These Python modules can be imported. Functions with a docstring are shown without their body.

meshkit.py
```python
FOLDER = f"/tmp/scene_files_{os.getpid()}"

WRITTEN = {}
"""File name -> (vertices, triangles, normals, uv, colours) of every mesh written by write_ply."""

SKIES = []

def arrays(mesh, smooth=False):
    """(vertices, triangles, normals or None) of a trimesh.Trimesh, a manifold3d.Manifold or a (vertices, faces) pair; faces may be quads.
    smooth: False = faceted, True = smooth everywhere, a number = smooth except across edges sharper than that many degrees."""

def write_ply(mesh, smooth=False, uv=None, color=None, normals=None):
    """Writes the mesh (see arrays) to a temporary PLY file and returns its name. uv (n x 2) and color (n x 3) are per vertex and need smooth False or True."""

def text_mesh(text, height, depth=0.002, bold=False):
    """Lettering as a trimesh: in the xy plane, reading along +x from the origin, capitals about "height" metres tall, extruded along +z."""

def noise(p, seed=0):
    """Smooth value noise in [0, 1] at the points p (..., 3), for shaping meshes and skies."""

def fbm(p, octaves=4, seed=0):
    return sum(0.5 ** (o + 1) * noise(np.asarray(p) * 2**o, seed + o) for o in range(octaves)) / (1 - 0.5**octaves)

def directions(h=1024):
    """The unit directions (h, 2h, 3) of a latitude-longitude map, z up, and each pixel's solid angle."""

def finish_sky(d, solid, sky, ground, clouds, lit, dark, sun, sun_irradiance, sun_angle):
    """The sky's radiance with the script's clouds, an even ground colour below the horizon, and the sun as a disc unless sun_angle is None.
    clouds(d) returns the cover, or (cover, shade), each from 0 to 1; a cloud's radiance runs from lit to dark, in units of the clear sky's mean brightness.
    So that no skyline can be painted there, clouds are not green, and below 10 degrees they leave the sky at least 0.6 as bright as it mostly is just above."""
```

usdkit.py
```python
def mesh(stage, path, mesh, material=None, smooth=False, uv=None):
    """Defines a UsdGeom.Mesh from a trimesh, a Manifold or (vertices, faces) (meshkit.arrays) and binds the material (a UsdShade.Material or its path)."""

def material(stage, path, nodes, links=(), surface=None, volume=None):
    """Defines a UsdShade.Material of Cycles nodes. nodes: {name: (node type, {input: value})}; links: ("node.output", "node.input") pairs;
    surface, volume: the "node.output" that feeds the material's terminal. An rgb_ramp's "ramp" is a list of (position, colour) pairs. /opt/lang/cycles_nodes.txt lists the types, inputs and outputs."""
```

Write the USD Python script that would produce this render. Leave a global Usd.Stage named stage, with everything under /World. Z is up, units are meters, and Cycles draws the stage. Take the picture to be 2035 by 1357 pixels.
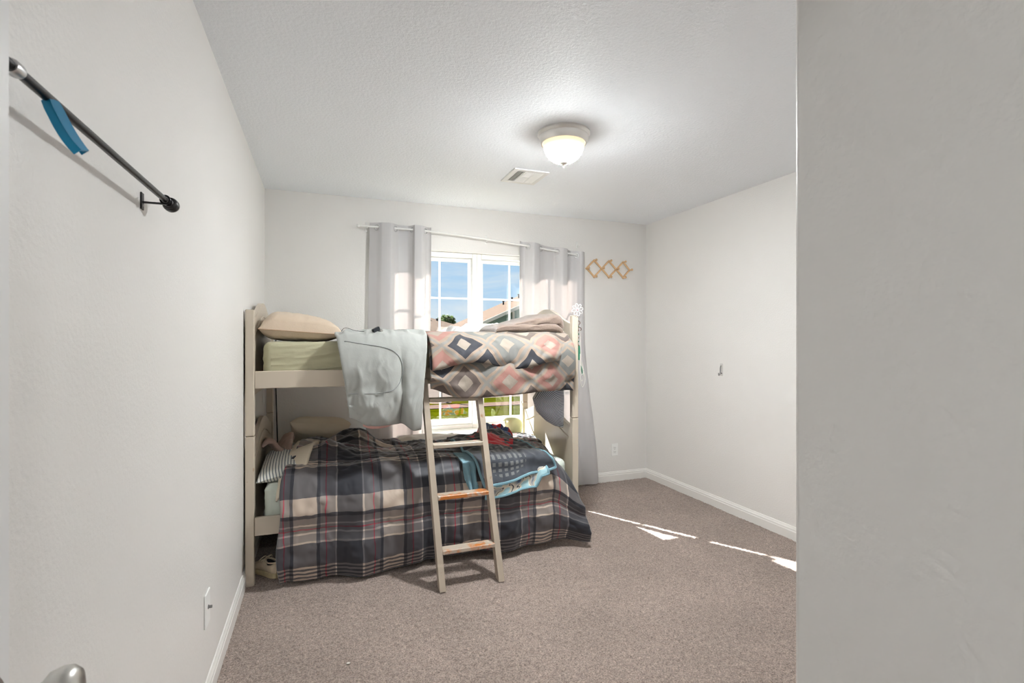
import math, numpy as np, trimesh, usdkit, meshkit
from pxr import Usd, UsdGeom, UsdLux, UsdShade, Gf, Sdf
from scipy.interpolate import PchipInterpolator as Pchip, CubicSpline
from shapely.geometry import Polygon

stage = Usd.Stage.CreateInMemory()
UsdGeom.SetStageUpAxis(stage, 'Z'); UsdGeom.SetStageMetersPerUnit(stage, 1.0)
UsdGeom.Xform.Define(stage, '/World'); UsdGeom.Scope.Define(stage, '/World/Looks')

# ------------------------------------------------------------------ camera, sky, sun, exposure
cam = UsdGeom.Camera.Define(stage, '/World/camera')
cam.CreateHorizontalApertureAttr(36.0); cam.CreateVerticalApertureAttr(36.0 * 1357 / 2035)
cam.CreateFocalLengthAttr(36.0 * 1003 / 2035)
cam.CreateVerticalApertureOffsetAttr(-36.0 * 3.5 / 2035)
cam.CreateFStopAttr(8.0); cam.CreateFocusDistanceAttr(3.3)
cam.CreateExposureAttr(0.32)
cam.AddTranslateOp().Set(Gf.Vec3d(0, 0, 1.327)); cam.AddRotateXYZOp().Set(Gf.Vec3f(90, 0, -20.6))

SUN_DIR = np.array([.5 * math.cos(math.radians(38)), -.866 * math.cos(math.radians(38)), -math.sin(math.radians(38))])   # the way the sunlight travels
sun = UsdLux.DistantLight.Define(stage, '/World/sun')
sun.CreateIntensityAttr(8.5); sun.CreateNormalizeAttr(True); sun.CreateAngleAttr(0.53); sun.CreateColorAttr(Gf.Vec3f(1.0, .97, .93))
sun.AddTransformOp().Set(Gf.Matrix4d().SetRotate(Gf.Rotation(Gf.Vec3d(0, 0, -1), Gf.Vec3d(*SUN_DIR))))
sky_m = usdkit.material(stage, '/World/Looks/sky_blue', {
    "tc": ("texture_coordinate", {}), "sx": ("separate_xyz", {}),
    "grad": ("rgb_ramp", {"ramp": [(0.0, (.66, .82, .98)), (.10, (.51, .73, .98)), (.30, (.42, .66, .97)), (1, (.30, .55, .88))]}),
    "mp": ("mapping", {"scale": (1.0, 1.0, 5.0), "location": (0.3, 0.1, 0.0)}),
    "n": ("noise_texture", {"scale": 3.2, "detail": 6.0, "roughness": .6, "distortion": .5}),
    "cl": ("rgb_ramp", {"ramp": [(.50, (0, 0, 0)), (.72, (.75, .75, .75))]}),
    "mx": ("mix", {"color2": (.93, .95, .97)}), "b": ("background_shader", {"strength": 0.78})},
    [("tc.generated", "sx.vector"), ("sx.z", "grad.fac"), ("tc.generated", "mp.vector"), ("mp.vector", "n.vector"), ("n.fac", "cl.fac"),
     ("cl.color", "mx.fac"), ("grad.color", "mx.color1"), ("mx.color", "b.color")], surface="b.background")
dome = UsdLux.DomeLight.Define(stage, '/World/sky'); dome.CreateIntensityAttr(1.0)
UsdShade.MaterialBindingAPI.Apply(dome.GetPrim()).Bind(sky_m)
LAMP, HALL_FILL = 1060.0, 390.0                    # bowl radiance: the bedroom ceiling lamp, and the added fill lamp in the hall

# ------------------------------------------------------------------ helpers
def lin(r, g, b):
    return tuple(((x / 255) / 12.92 if x / 255 <= .04045 else ((x / 255 + .055) / 1.055) ** 2.4) for x in (r, g, b))

_m = {}
def mat(name, col, rough=.5, bump=None, var=None, grain=None, sheen=0, metallic=0, spec=.5, translucent=0, uvspace=False, wear=None):
    """Principled with optional noise variation (scale, amount), bump [(scale, strength, distance), ...] and streaky grain."""
    if name in _m: return _m[name]
    n = {"p": ("principled_bsdf", {"base_color": col, "roughness": rough, "metallic": metallic, "specular_ior_level": spec, "sheen_weight": sheen, "sheen_roughness": .5})}
    l = []
    if uvspace: n["tc"] = ("uvmap", {"attribute": "st"}); src = "tc.UV"
    else: n["tc"] = ("geometry", {}); src = "tc.position"
    if var or wear:
        last = None
        for i, (sc, am) in enumerate(var or []):
            n[f"v{i}"] = ("noise_texture", {"scale": sc, "detail": 3.0}); l.append((src, f"v{i}.vector"))
            n[f"r{i}"] = ("map_range", {"from_min": .3, "from_max": .7, "to_min": 1 - am, "to_max": 1 + am}); l.append((f"v{i}.fac", f"r{i}.value"))
            n[f"x{i}"] = ("vector_math", {"math_type": "scale", "vector1": col}); l.append((f"r{i}.result", f"x{i}.scale"))
            if last: l.append((last, f"x{i}.vector1"))
            last = f"x{i}.vector"
        if wear:
            wcol, wsc, lo, hi = wear
            n["wn"] = ("noise_texture", {"scale": wsc, "detail": 4.0, "roughness": .65}); l.append((src, "wn.vector"))
            n["wr"] = ("rgb_ramp", {"ramp": [(lo, (0, 0, 0)), (hi, (1, 1, 1))]}); l.append(("wn.fac", "wr.fac"))
            n["wm"] = ("mix", {"color1": col, "color2": wcol}); l.append(("wr.color", "wm.fac"))
            if last: l.append((last, "wm.color1"))
            last = "wm.color"
        l.append((last, "p.base_color"))
    prev = None
    for i, (sc, st, d) in enumerate(bump or []):
        n[f"bn{i}"] = ("noise_texture", {"scale": sc, "detail": 3.0, "roughness": .55}); l.append((src, f"bn{i}.vector"))
        n[f"b{i}"] = ("bump", {"strength": st, "distance": d}); l.append((f"bn{i}.fac", f"b{i}.height"))
        if prev: l.append((prev, f"b{i}.normal"))
        prev = f"b{i}.normal"
    if prev: l.append((prev, "p.normal"))
    out = "p.BSDF"
    if translucent:
        n["t"] = ("translucent_bsdf", {"color": col}); n["mc"] = ("mix_closure", {"fac": translucent})
        l += [("p.BSDF", "mc.closure1"), ("t.BSDF", "mc.closure2")]; out = "mc.closure"
        if var or wear: l.append((last, "t.color"))
    _m[name] = usdkit.material(stage, f'/World/Looks/{name}', n, l, surface=out)
    return _m[name]

_used = {}
def fresh(parent, name):
    k = f'{parent}/{name}'; _used[k] = _used.get(k, -1) + 1
    return k if _used[k] == 0 else f'{k}_{_used[k]:03d}'

def cat(*ms):
    ms = [trimesh.Trimesh(*m, process=False) if isinstance(m, tuple) else m for m in ms]
    return ms[0] if len(ms) == 1 else trimesh.util.concatenate(ms)

class Thing:
    """One thing: an Xform at its base, parts given in world coordinates. parts: (name, mesh, material, ...)."""
    def __init__(self, name, label=None, cat=None, group=None, kind=None):
        self.name, self.data, self.parts = name, dict(label=label, category=cat, group=group, kind=kind), []
    def part(self, name, mesh, m, smooth=35, uv=None, label=None, under=None):
        if isinstance(mesh, tuple) and len(mesh) == 3: mesh, uv = mesh[:2], mesh[2]
        if isinstance(mesh, tuple): v, f = np.asarray(mesh[0], float), np.asarray(mesh[1])
        else: v, f = np.array(mesh.vertices), np.array(mesh.faces)
        self.parts.append([name, v, f, m, True if uv is not None else smooth, uv, label, under]); return len(self.parts) - 1
    def done(self):
        V = np.vstack([p[1] for p in self.parts]); lo, hi = V.min(0), V.max(0)
        base = np.array([(lo[0] + hi[0]) / 2, (lo[1] + hi[1]) / 2, lo[2]])
        path = fresh('/World', self.name)
        x = UsdGeom.Xform.Define(stage, path); x.AddTranslateOp().Set(Gf.Vec3d(*map(float, base)))
        tag(x.GetPrim(), **self.data); paths = []
        for name, v, f, m, smooth, uv, label, under in self.parts:
            pp = fresh(path if under is None else paths[under], name); paths.append(pp)
            q = usdkit.mesh(stage, pp, (v - base, f), m, smooth=smooth, uv=uv)
            if label: q.GetPrim().SetCustomDataByKey('label', label)
        return path

def tag(prim, label=None, category=None, group=None, kind=None):
    for k, v in (('label', label), ('category', category), ('group', group), ('kind', kind)):
        if v: prim.SetCustomDataByKey(k, v)

def solo(name, mesh, m, label, category, group=None, kind=None, smooth=35, uv=None):
    """A thing that is one mesh."""
    if isinstance(mesh, tuple) and len(mesh) == 3: mesh, uv = mesh[:2], mesh[2]
    v, f = (np.asarray(mesh[0], float), np.asarray(mesh[1])) if isinstance(mesh, tuple) else (np.array(mesh.vertices), np.array(mesh.faces))
    base = np.array([(v[:, 0].min() + v[:, 0].max()) / 2, (v[:, 1].min() + v[:, 1].max()) / 2, v[:, 2].min()])
    q = usdkit.mesh(stage, fresh('/World', name), (v - base, f), m, smooth=True if uv is not None else smooth, uv=uv)
    q.AddTranslateOp().Set(Gf.Vec3d(*map(float, base))); tag(q.GetPrim(), label, category, group, kind); return q

def struct(name, mesh, m, smooth=False, uv=None, label=None):
    q = usdkit.mesh(stage, fresh('/World', name), mesh, m, smooth=smooth, uv=uv)
    tag(q.GetPrim(), label, None, None, 'structure'); return q

def box(x0, x1, y0, y1, z0, z1, c=0.0):
    """Box with chamfered edges."""
    x0, x1 = sorted((x0, x1)); y0, y1 = sorted((y0, y1)); z0, z1 = sorted((z0, z1))
    h = np.array([x1 - x0, y1 - y0, z1 - z0]) / 2; m = np.array([x0 + x1, y0 + y1, z0 + z1]) / 2
    c = min(c, .45 * h.min() * 2)
    if c <= 0:
        b = trimesh.creation.box(2 * h); b.apply_translation(m); return b
    pts = [np.array(s) * (h - c * (np.arange(3) != k)) for s in np.ndindex(2, 2, 2) for s in [np.array(s) * 2 - 1] for k in range(3)]
    b = trimesh.convex.convex_hull(np.array(pts)); b.apply_translation(m); return b

def rbox(x0, x1, y0, y1, z0, z1, r, k=3):
    """Box with rounded edges (hull of spheres)."""
    s = trimesh.creation.icosphere(k - 1, r).vertices
    P = [s + np.array([a, b, c]) for a in (x0 + r, x1 - r) for b in (y0 + r, y1 - r) for c in (z0 + r, z1 - r)]
    return trimesh.convex.convex_hull(np.vstack(P))

def tube(pts, r, sides=8, caps=True):
    p = np.asarray(pts, float); n = len(p); r = np.broadcast_to(np.asarray(r, float), (n,))
    t = np.gradient(p, axis=0); t /= np.linalg.norm(t, axis=1, keepdims=True) + 1e-12
    a = np.cross(t[0], [0, 0, 1.0]); a = a if np.linalg.norm(a) > 1e-3 else np.cross(t[0], [1.0, 0, 0]); A = []
    for k in range(n):
        a = a - t[k] * (a @ t[k]); a /= np.linalg.norm(a) + 1e-12; A.append(a)
    A = np.array(A); Bn = np.cross(t, A); ang = np.arange(sides) * 2 * np.pi / sides
    v = p[:, None] + r[:, None, None] * (np.cos(ang)[None, :, None] * A[:, None] + np.sin(ang)[None, :, None] * Bn[:, None])
    f = []
    for i in range(n - 1):
        for j in range(sides):
            q, w = (j + 1) % sides, (i + 1) * sides
            f += [[i * sides + j, w + j, w + q], [i * sides + j, w + q, i * sides + q]]
    v = v.reshape(-1, 3)
    if caps:
        v = np.vstack([v, p[:1], p[-1:]]); m = len(v)
        f += [[m - 2, j, (j + 1) % sides] for j in range(sides)]
        f += [[m - 1, (n - 1) * sides + (j + 1) % sides, (n - 1) * sides + j] for j in range(sides)]
    f = np.array(f)[:, ::-1]
    return trimesh.Trimesh(v, f, process=False)

def spline(pts, n=40):
    p = np.asarray(pts, float); d = np.r_[0, np.cumsum(np.linalg.norm(np.diff(p, axis=0), axis=1))]
    return CubicSpline(d, p)(np.linspace(0, d[-1], n))

def lathe(prof, center=(0, 0, 0), axis='z', seg=40):
    m = trimesh.creation.revolve(np.asarray(prof, float), sections=seg)
    if axis == 'x': m.apply_transform(trimesh.transformations.rotation_matrix(np.pi / 2, [0, 1, 0]))
    if axis == 'y': m.apply_transform(trimesh.transformations.rotation_matrix(-np.pi / 2, [1, 0, 0]))
    if m.volume < 0: m.invert()
    m.apply_translation(center); return m

def torus(center, R, r, axis='y', seg=24, sec=8):
    m = trimesh.creation.torus(R, r, major_sections=seg, minor_sections=sec)
    if axis == 'x': m.apply_transform(trimesh.transformations.rotation_matrix(np.pi / 2, [0, 1, 0]))
    if axis == 'y': m.apply_transform(trimesh.transformations.rotation_matrix(np.pi / 2, [1, 0, 0]))
    m.apply_translation(center); return m

def prism(poly, d0, d1, plane='yz'):
    """Outline (a, b) extruded along the third axis from d0 to d1."""
    m = trimesh.creation.extrude_polygon(Polygon(poly), d1 - d0, engine='earcut')
    v = np.array(m.vertices); a, b, c = v[:, 0], v[:, 1], v[:, 2] + d0
    v = {'yz': np.c_[c, a, b], 'xz': np.c_[a, c, b], 'xy': np.c_[a, b, c]}[plane]
    m = trimesh.Trimesh(v, m.faces, process=False)
    if m.volume < 0: m.invert()
    return m

def sheet(P, h, ST=None, edge=2):
    """A cloth of thickness h around the grid P (n, m, 3): (vertices, faces, uv)."""
    n, m = P.shape[:2]
    N = np.cross(np.gradient(P, axis=0), np.gradient(P, axis=1)); N /= np.linalg.norm(N, axis=2, keepdims=True) + 1e-12
    i, j = np.meshgrid(np.arange(n), np.arange(m), indexing='ij')
    d = np.minimum(np.minimum(i, n - 1 - i), np.minimum(j, m - 1 - j))
    prof = np.sqrt(np.clip(1 - (1 - np.clip((d + .35) / (edge + .35), 0, 1)) ** 2, 0, 1))[..., None] * h / 2
    top, bot = P + N * prof, P - N * prof
    q = lambda a, b: a * m + b
    ii, jj = np.meshgrid(np.arange(n - 1), np.arange(m - 1), indexing='ij'); ii, jj = ii.ravel(), jj.ravel()
    A, Bq, C, D = q(ii, jj), q(ii + 1, jj), q(ii + 1, jj + 1), q(ii, jj + 1)
    f1 = np.vstack([np.c_[A, Bq, C], np.c_[A, C, D]]); f2 = f1[:, ::-1] + n * m
    ring = np.r_[q(np.arange(n), 0), q(n - 1, np.arange(1, m)), q(np.arange(n - 2, -1, -1), m - 1), q(0, np.arange(m - 2, 0, -1))]
    nx = np.roll(ring, -1)
    f3 = np.vstack([np.c_[ring, ring + n * m, nx + n * m], np.c_[ring, nx + n * m, nx]])
    uv = None
    if ST is not None: uv = np.vstack([ST.reshape(-1, 2)] * 2)
    return np.vstack([top.reshape(-1, 3), bot.reshape(-1, 3)]), np.vstack([f1, f2, f3]), uv

def noise2(a, b, seed=0, oct=3):
    return meshkit.fbm(np.stack([a, b, np.full_like(a, seed * 7.31)], -1), oct, seed) - .5
def ridge(a, b, seed=0, oct=2):
    return 1 - np.abs(2 * meshkit.fbm(np.stack([a, b, np.full_like(a, seed * 3.17)], -1), oct, seed) - 1) * 2.2
def sstep(a, b, x):
    t = np.clip((x - a) / (b - a), 0, 1); return t * t * (3 - 2 * t)
def gauss(a, b, ca, cb, sa, sb): return np.exp(-((a - ca) / sa) ** 2 - ((b - cb) / sb) ** 2)

def pillow(L, W, T, seed=0, wr=.006, n=44, m=36, pw=2.4, skew=0.0, bot=.8):
    """Closed pillow about the origin: length x, width y, thickness z, corners pinched; also its seam loop."""
    s, t = np.meshgrid(np.linspace(-1, 1, n), np.linspace(-1, 1, m), indexing='ij')
    bx = 1 - .07 * (1 - np.abs(t) ** 2) * np.abs(s) ** 3; by = 1 - .07 * (1 - np.abs(s) ** 2) * np.abs(t) ** 3
    x, y = s * L / 2 * bx, t * W / 2 * by
    hgt = T / 2 * np.clip((1 - np.abs(s) ** pw) * (1 - np.abs(t) ** pw), 0, 1) ** .5 * (1 + .18 * s * skew)
    w = wr * noise2(s * 3, t * 3, seed) * 2 * np.clip(hgt / (T / 2) * 3, 0, 1) + wr * .8 * ridge(s * 4, t * 5, seed + 3) * np.clip(hgt / T * 4, 0, 1) * .5
    top, bot = np.stack([x, y, hgt + w], -1), np.stack([x, y, -hgt * bot - w * .5], -1)
    V = np.vstack([top.reshape(-1, 3), bot.reshape(-1, 3)])
    ii, jj = [k.ravel() for k in np.meshgrid(np.arange(n - 1), np.arange(m - 1), indexing='ij')]
    q = lambda a, b: a * m + b
    f = np.vstack([np.c_[q(ii, jj), q(ii + 1, jj), q(ii + 1, jj + 1)], np.c_[q(ii, jj), q(ii + 1, jj + 1), q(ii, jj + 1)]])
    uv = np.vstack([np.stack([x, y], -1).reshape(-1, 2)] * 2)
    mesh = trimesh.Trimesh(V, np.vstack([f, f[:, ::-1] + n * m]), process=False)
    seam = np.vstack([top[:, 0], top[-1, 1:], top[-2::-1, -1], top[0, -2::-1]])
    return mesh, uv, seam

def turn(m, rz=0, rx=0, ry=0, at=(0, 0, 0)):
    T = trimesh.transformations.euler_matrix(math.radians(rx), math.radians(ry), math.radians(rz)); T[:3, 3] = at
    if isinstance(m, np.ndarray): return m @ T[:3, :3].T + T[:3, 3]
    m = m.copy(); m.apply_transform(T); return m

# the bunk bed's own frame: u along its length from the left front post, v to the back
PB, EB = np.array([-.366, 3.062]), math.radians(1.0)
def bed(m):
    """From bed coordinates (u, v, z) to the room."""
    def f(p):
        p = np.asarray(p, float); o = p.copy()
        o[..., 0] = PB[0] + p[..., 0] * math.cos(EB) + p[..., 1] * math.sin(EB)
        o[..., 1] = PB[1] - p[..., 0] * math.sin(EB) + p[..., 1] * math.cos(EB); return o
    if isinstance(m, np.ndarray): return f(m)
    if isinstance(m, tuple): return (f(m[0]),) + tuple(m[1:])
    return trimesh.Trimesh(f(m.vertices), m.faces, process=False)

# ------------------------------------------------------------------ materials of the setting
wall_m = mat('wall_paint', lin(232, 230, 227), .42, bump=[(95, .28, .004), (320, .12, .0015)], var=[(1.4, .012)])
ceil_m = mat('ceiling_paint', lin(245, 249, 254), .7, bump=[(70, .5, .005), (200, .3, .002)])
trim_m = mat('trim_paint', lin(236, 234, 230), .32, bump=[(60, .04, .002)])
vinyl_m = mat('white_vinyl', lin(240, 240, 238), .3)
carpet_m = mat('carpet', lin(159, 143, 134), .95, var=[(170, .5), (60, .16), (2.6, .09)], bump=[(300, .8, .006)], sheen=.2, spec=.1)
# ------------------------------------------------------------------ the room
XL, XR, YB, HZ = -.397, 2.937, 4.12, 2.44
W0, W1, WZ0, WZ1 = .365, 2.125, .555, 2.065          # the window opening in the back wall
# carpet: a fine grid whose pile stands up and down
gx, gy = np.linspace(XL - .0, XR + .0, 470), np.linspace(-1.6, YB, 720)
X, Y = np.meshgrid(gx, gy, indexing='ij'); rng = np.random.default_rng(5)
Z = .006 * (meshkit.noise(np.stack([X * 95, Y * 95, X * 0], -1), 3) - .5) + .004 * (rng.random(X.shape) - .5) + .008 * (meshkit.fbm(np.stack([X * 5, Y * 5, X * 0], -1), 3, 9) - .5) - .004
ii, jj = [k.ravel() for k in np.meshgrid(np.arange(469), np.arange(719), indexing='ij')]; q_ = lambda a, b: a * 720 + b
struct('floor', (np.stack([X, Y, Z], -1).reshape(-1, 3), np.vstack([np.c_[q_(ii, jj), q_(ii + 1, jj), q_(ii + 1, jj + 1)], np.c_[q_(ii, jj), q_(ii + 1, jj + 1), q_(ii, jj + 1)]])), carpet_m, smooth=True, label='taupe cut-pile carpet over the whole bedroom floor')
struct('ceiling', box(-1.2, 3.1, -1.7, YB + .15, HZ, HZ + .1), ceil_m, label='white textured ceiling')
struct('wall_left', box(XL - .1, XL, -.25, YB + .15, -.05, HZ), wall_m, label='pale textured wall on the left')
struct('wall_right', box(XR, XR + .1, .4, YB + .15, -.05, HZ), wall_m, label='pale textured wall on the right')
struct('wall_back', cat(box(XL, W0, YB, YB + .15, -.05, HZ), box(W1, XR, YB, YB + .15, -.05, HZ), box(W0, W1, YB, YB + .15, -.05, WZ0), box(W0, W1, YB, YB + .15, WZ1, HZ)), wall_m, label='greige window wall at the back')
struct('floor_hall', box(-1.2, 1.6, -1.75, -.2, -.12, -.03), carpet_m, label='hall floor beyond the doorway')
# the closet block beside the entry, its corner rounded by a bead
rr = .012
cor = [(.62 + rr - rr * math.cos(a), .527 - rr + rr * math.sin(a)) for a in np.linspace(0, np.pi / 2, 6)]
struct('wall_front', prism([(.62, -.25)] + cor + [(XR + .1, .527), (XR + .1, -.25)], -.05, HZ, 'xy'), wall_m, smooth=30, label='near wall of the closet at the right edge')
# the doorway behind the camera and the hall it opens to
struct('wall_entry', cat(box(XL - .1, -.37, -.37, -.25, -.05, HZ), box(.60, .72, -.37, -.25, -.05, HZ), box(-.37, .60, -.37, -.25, 2.06, HZ)), wall_m, label='wall around the doorway behind the camera')
struct('wall_hall', cat(box(-1.2, 1.6, -1.75, -1.65, -.05, HZ), box(-1.2, -1.1, -1.65, -.25, -.05, HZ), box(1.5, 1.6, -1.65, -.25, -.05, HZ), box(-1.2, -.4, -.37, -.27, -.05, HZ), box(.7, 1.6, -.37, -.27, -.05, HZ)), wall_m, label='hall walls beyond the doorway')

def baseboard(name, p0, p1, nrm, label):
    """Moulded skirting from p0 to p1; nrm points into the room."""
    prof = [(0, -.01), (.014, -.01), (.014, .052), (.011, .058), (.011, .066), (.007, .074), (.004, .083), (0, .085)]
    p0, p1, nrm = np.array(p0), np.array(p1), np.array(nrm, float)
    m = prism(prof, 0, float(np.linalg.norm(p1 - p0)), 'xy'); v = np.array(m.vertices); d = (p1 - p0) / np.linalg.norm(p1 - p0)
    w = np.c_[p0[0] + d[0] * v[:, 2] + nrm[0] * v[:, 0], p0[1] + d[1] * v[:, 2] + nrm[1] * v[:, 0], v[:, 1]]
    m = trimesh.Trimesh(w, m.faces, process=False)
    if m.volume < 0: m.invert()
    struct(name, m, trim_m, label=label)
baseboard('baseboard_left', (XL, .0), (XL, YB), (1, 0), 'white baseboard along the left wall')
baseboard('baseboard_back', (XL, YB), (XR, YB), (0, -1), 'white baseboard under the window wall')
baseboard('baseboard_right', (XR, .53), (XR, YB), (-1, 0), 'white baseboard along the right wall')

# ------------------------------------------------------------------ the twin window
glass_m = usdkit.material(stage, '/World/Looks/window_glass', {"t": ("transparent_bsdf", {"color": (.97, .985, .975)}), "g": ("glossy_bsdf", {"color": (1, 1, 1), "roughness": .0}), "f": ("layer_weight", {"blend": .5}), "w": ("math", {"math_type": "power", "value2": 5.0}), "k": ("math", {"math_type": "multiply_add", "value2": .6, "value3": .025}), "m": ("mix_closure", {})},
    [("f.facing", "w.value1"), ("w.value", "k.value1"), ("k.value", "m.fac"), ("t.BSDF", "m.closure1"), ("g.BSDF", "m.closure2")], surface="m.closure")
def window(name, x0, x1, label):
    t = Thing(name, label, None, None, 'structure'); y0, y1 = 4.165, 4.235; z0, z1 = .575, WZ1; fw = .04; zm = 1.355
    t.part('frame', cat(box(x0, x0 + fw, y0, y1, z0, z1, .004), box(x1 - fw, x1, y0, y1, z0, z1, .004), box(x0 + fw, x1 - fw, y0, y1, z1 - fw, z1, .004), box(x0 + fw, x1 - fw, y0, y1, z0, z0 + .03, .004)), vinyl_m)
    a, b = x0 + fw, x1 - fw
    for nm, ya, lo, hi in (('upper_sash', 4.208, zm - .018, z1 - fw), ('lower_sash', 4.178, z0 + .03, zm + .018)):
        yb, sw, rl = ya + .022, .026, .034 if nm == 'upper_sash' else .052
        s = t.part(nm, cat(box(a, a + sw, ya, yb, lo, hi, .003), box(b - sw, b, ya, yb, lo, hi, .003), box(a + sw, b - sw, ya, yb, hi - .034, hi, .003), box(a + sw, b - sw, ya, yb, lo, lo + rl, .003)), vinyl_m)
        ga, gb, gl, gh = a + sw, b - sw, lo + rl, hi - .034; yc = (ya + yb) / 2
        for k in (1, 2):
            xk = ga + (gb - ga) * k / 3
            t.part('muntin', box(xk - .008, xk + .008, yc - .004, yc + .004, gl, gh), vinyl_m, under=s)
        zk = (gl + gh) / 2
        t.part('muntin', box(ga, gb, yc - .0035, yc + .0035, zk - .008, zk + .008), vinyl_m, under=s)
        t.part('pane', box(ga - .004, gb + .004, yc + .0045, yc + .0075, gl - .004, gh + .004), glass_m, smooth=False, under=s)
    t.done()
window('window_1', W0, 1.245, 'left unit of the white gridded twin window')
window('window_2', 1.245, W1, 'right unit of the white gridded twin window')
struct('trim_1', cat(box(W0 - .05, W1 + .05, YB - .028, 4.166, WZ0 - .005, WZ0 + .02, .006)), trim_m, label='white window sill board')
struct('trim_2', box(W0 - .035, W1 + .035, YB - .016, YB - .0005, WZ0 - .085, WZ0 - .005, .004), trim_m, label='white apron board below the window sill')

# ------------------------------------------------------------------ the open door at the left edge
nickel_m = mat('brushed_nickel', (.62, .61, .58), .28, metallic=1.0)
door_m = mat('door_paint', lin(232, 232, 232), .35)
t = Thing('door_1', 'white door swung open against the left wall', None, None, 'structure')
t.part('leaf', box(-.372, -.337, -.015, .748, .012, 2.03, .002), door_m)
s = t.part('knob', cat(lathe([(0, -.002), (.032, -.002), (.032, .004), (.027, .009), (.012, .011), (.011, .045), (.016, .052), (.024, .058), (.0275, .068), (.027, .076), (.022, .083), (.012, .087), (0, .088)], (-.337, .692, .939), 'x')), nickel_m, smooth=50, label='round brushed nickel door knob')
t.part('latch_plate', box(-.366, -.343, .7478, .7495, .90, .97, .0005), nickel_m)
t.done()

# ------------------------------------------------------------------ outdoors: lawn, pavement, street, houses
lawn_m = mat('lawn', lin(44, 47, 2), 1.0, var=[(2.0, .35), (14, .2)], wear=(lin(66, 44, 8), .8, .55, .75), spec=0)
walk_m = mat('pavement', lin(82, 68, 62), 1.0, var=[(4, .08)], spec=0)
street_m = mat('street', lin(84, 76, 72), 1.0, var=[(2, .06)], spec=0)
def slab(x0, x1, y0, y1, z0, z1): return box(x0, x1, y0, y1, z0, z1)
struct('ground', slab(-40, 60, 4.4, 90, -1.1, -.72), mat('far_lawn', lin(42, 48, 6), 1.0, var=[(.6, .2)], spec=0), label='ground beyond the street')
solo('lawn', slab(-12, 22, 4.4, 11.7, -.9, -.3), lawn_m, 'green lawn outside the window nearest the house', 'lawn')
solo('sidewalk', slab(-12, 22, 11.7, 12.35, -.9, -.285), walk_m, 'pinkish concrete sidewalk across the lawn outside', 'sidewalk')
solo('lawn', slab(-12, 22, 12.35, 13.5, -.9, -.3), lawn_m, 'narrow green strip between the sidewalk and the street', 'lawn')
struct('street', slab(-14, 30, 13.5, 22, -1.0, -.38), street_m, label='pale concrete street')

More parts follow.
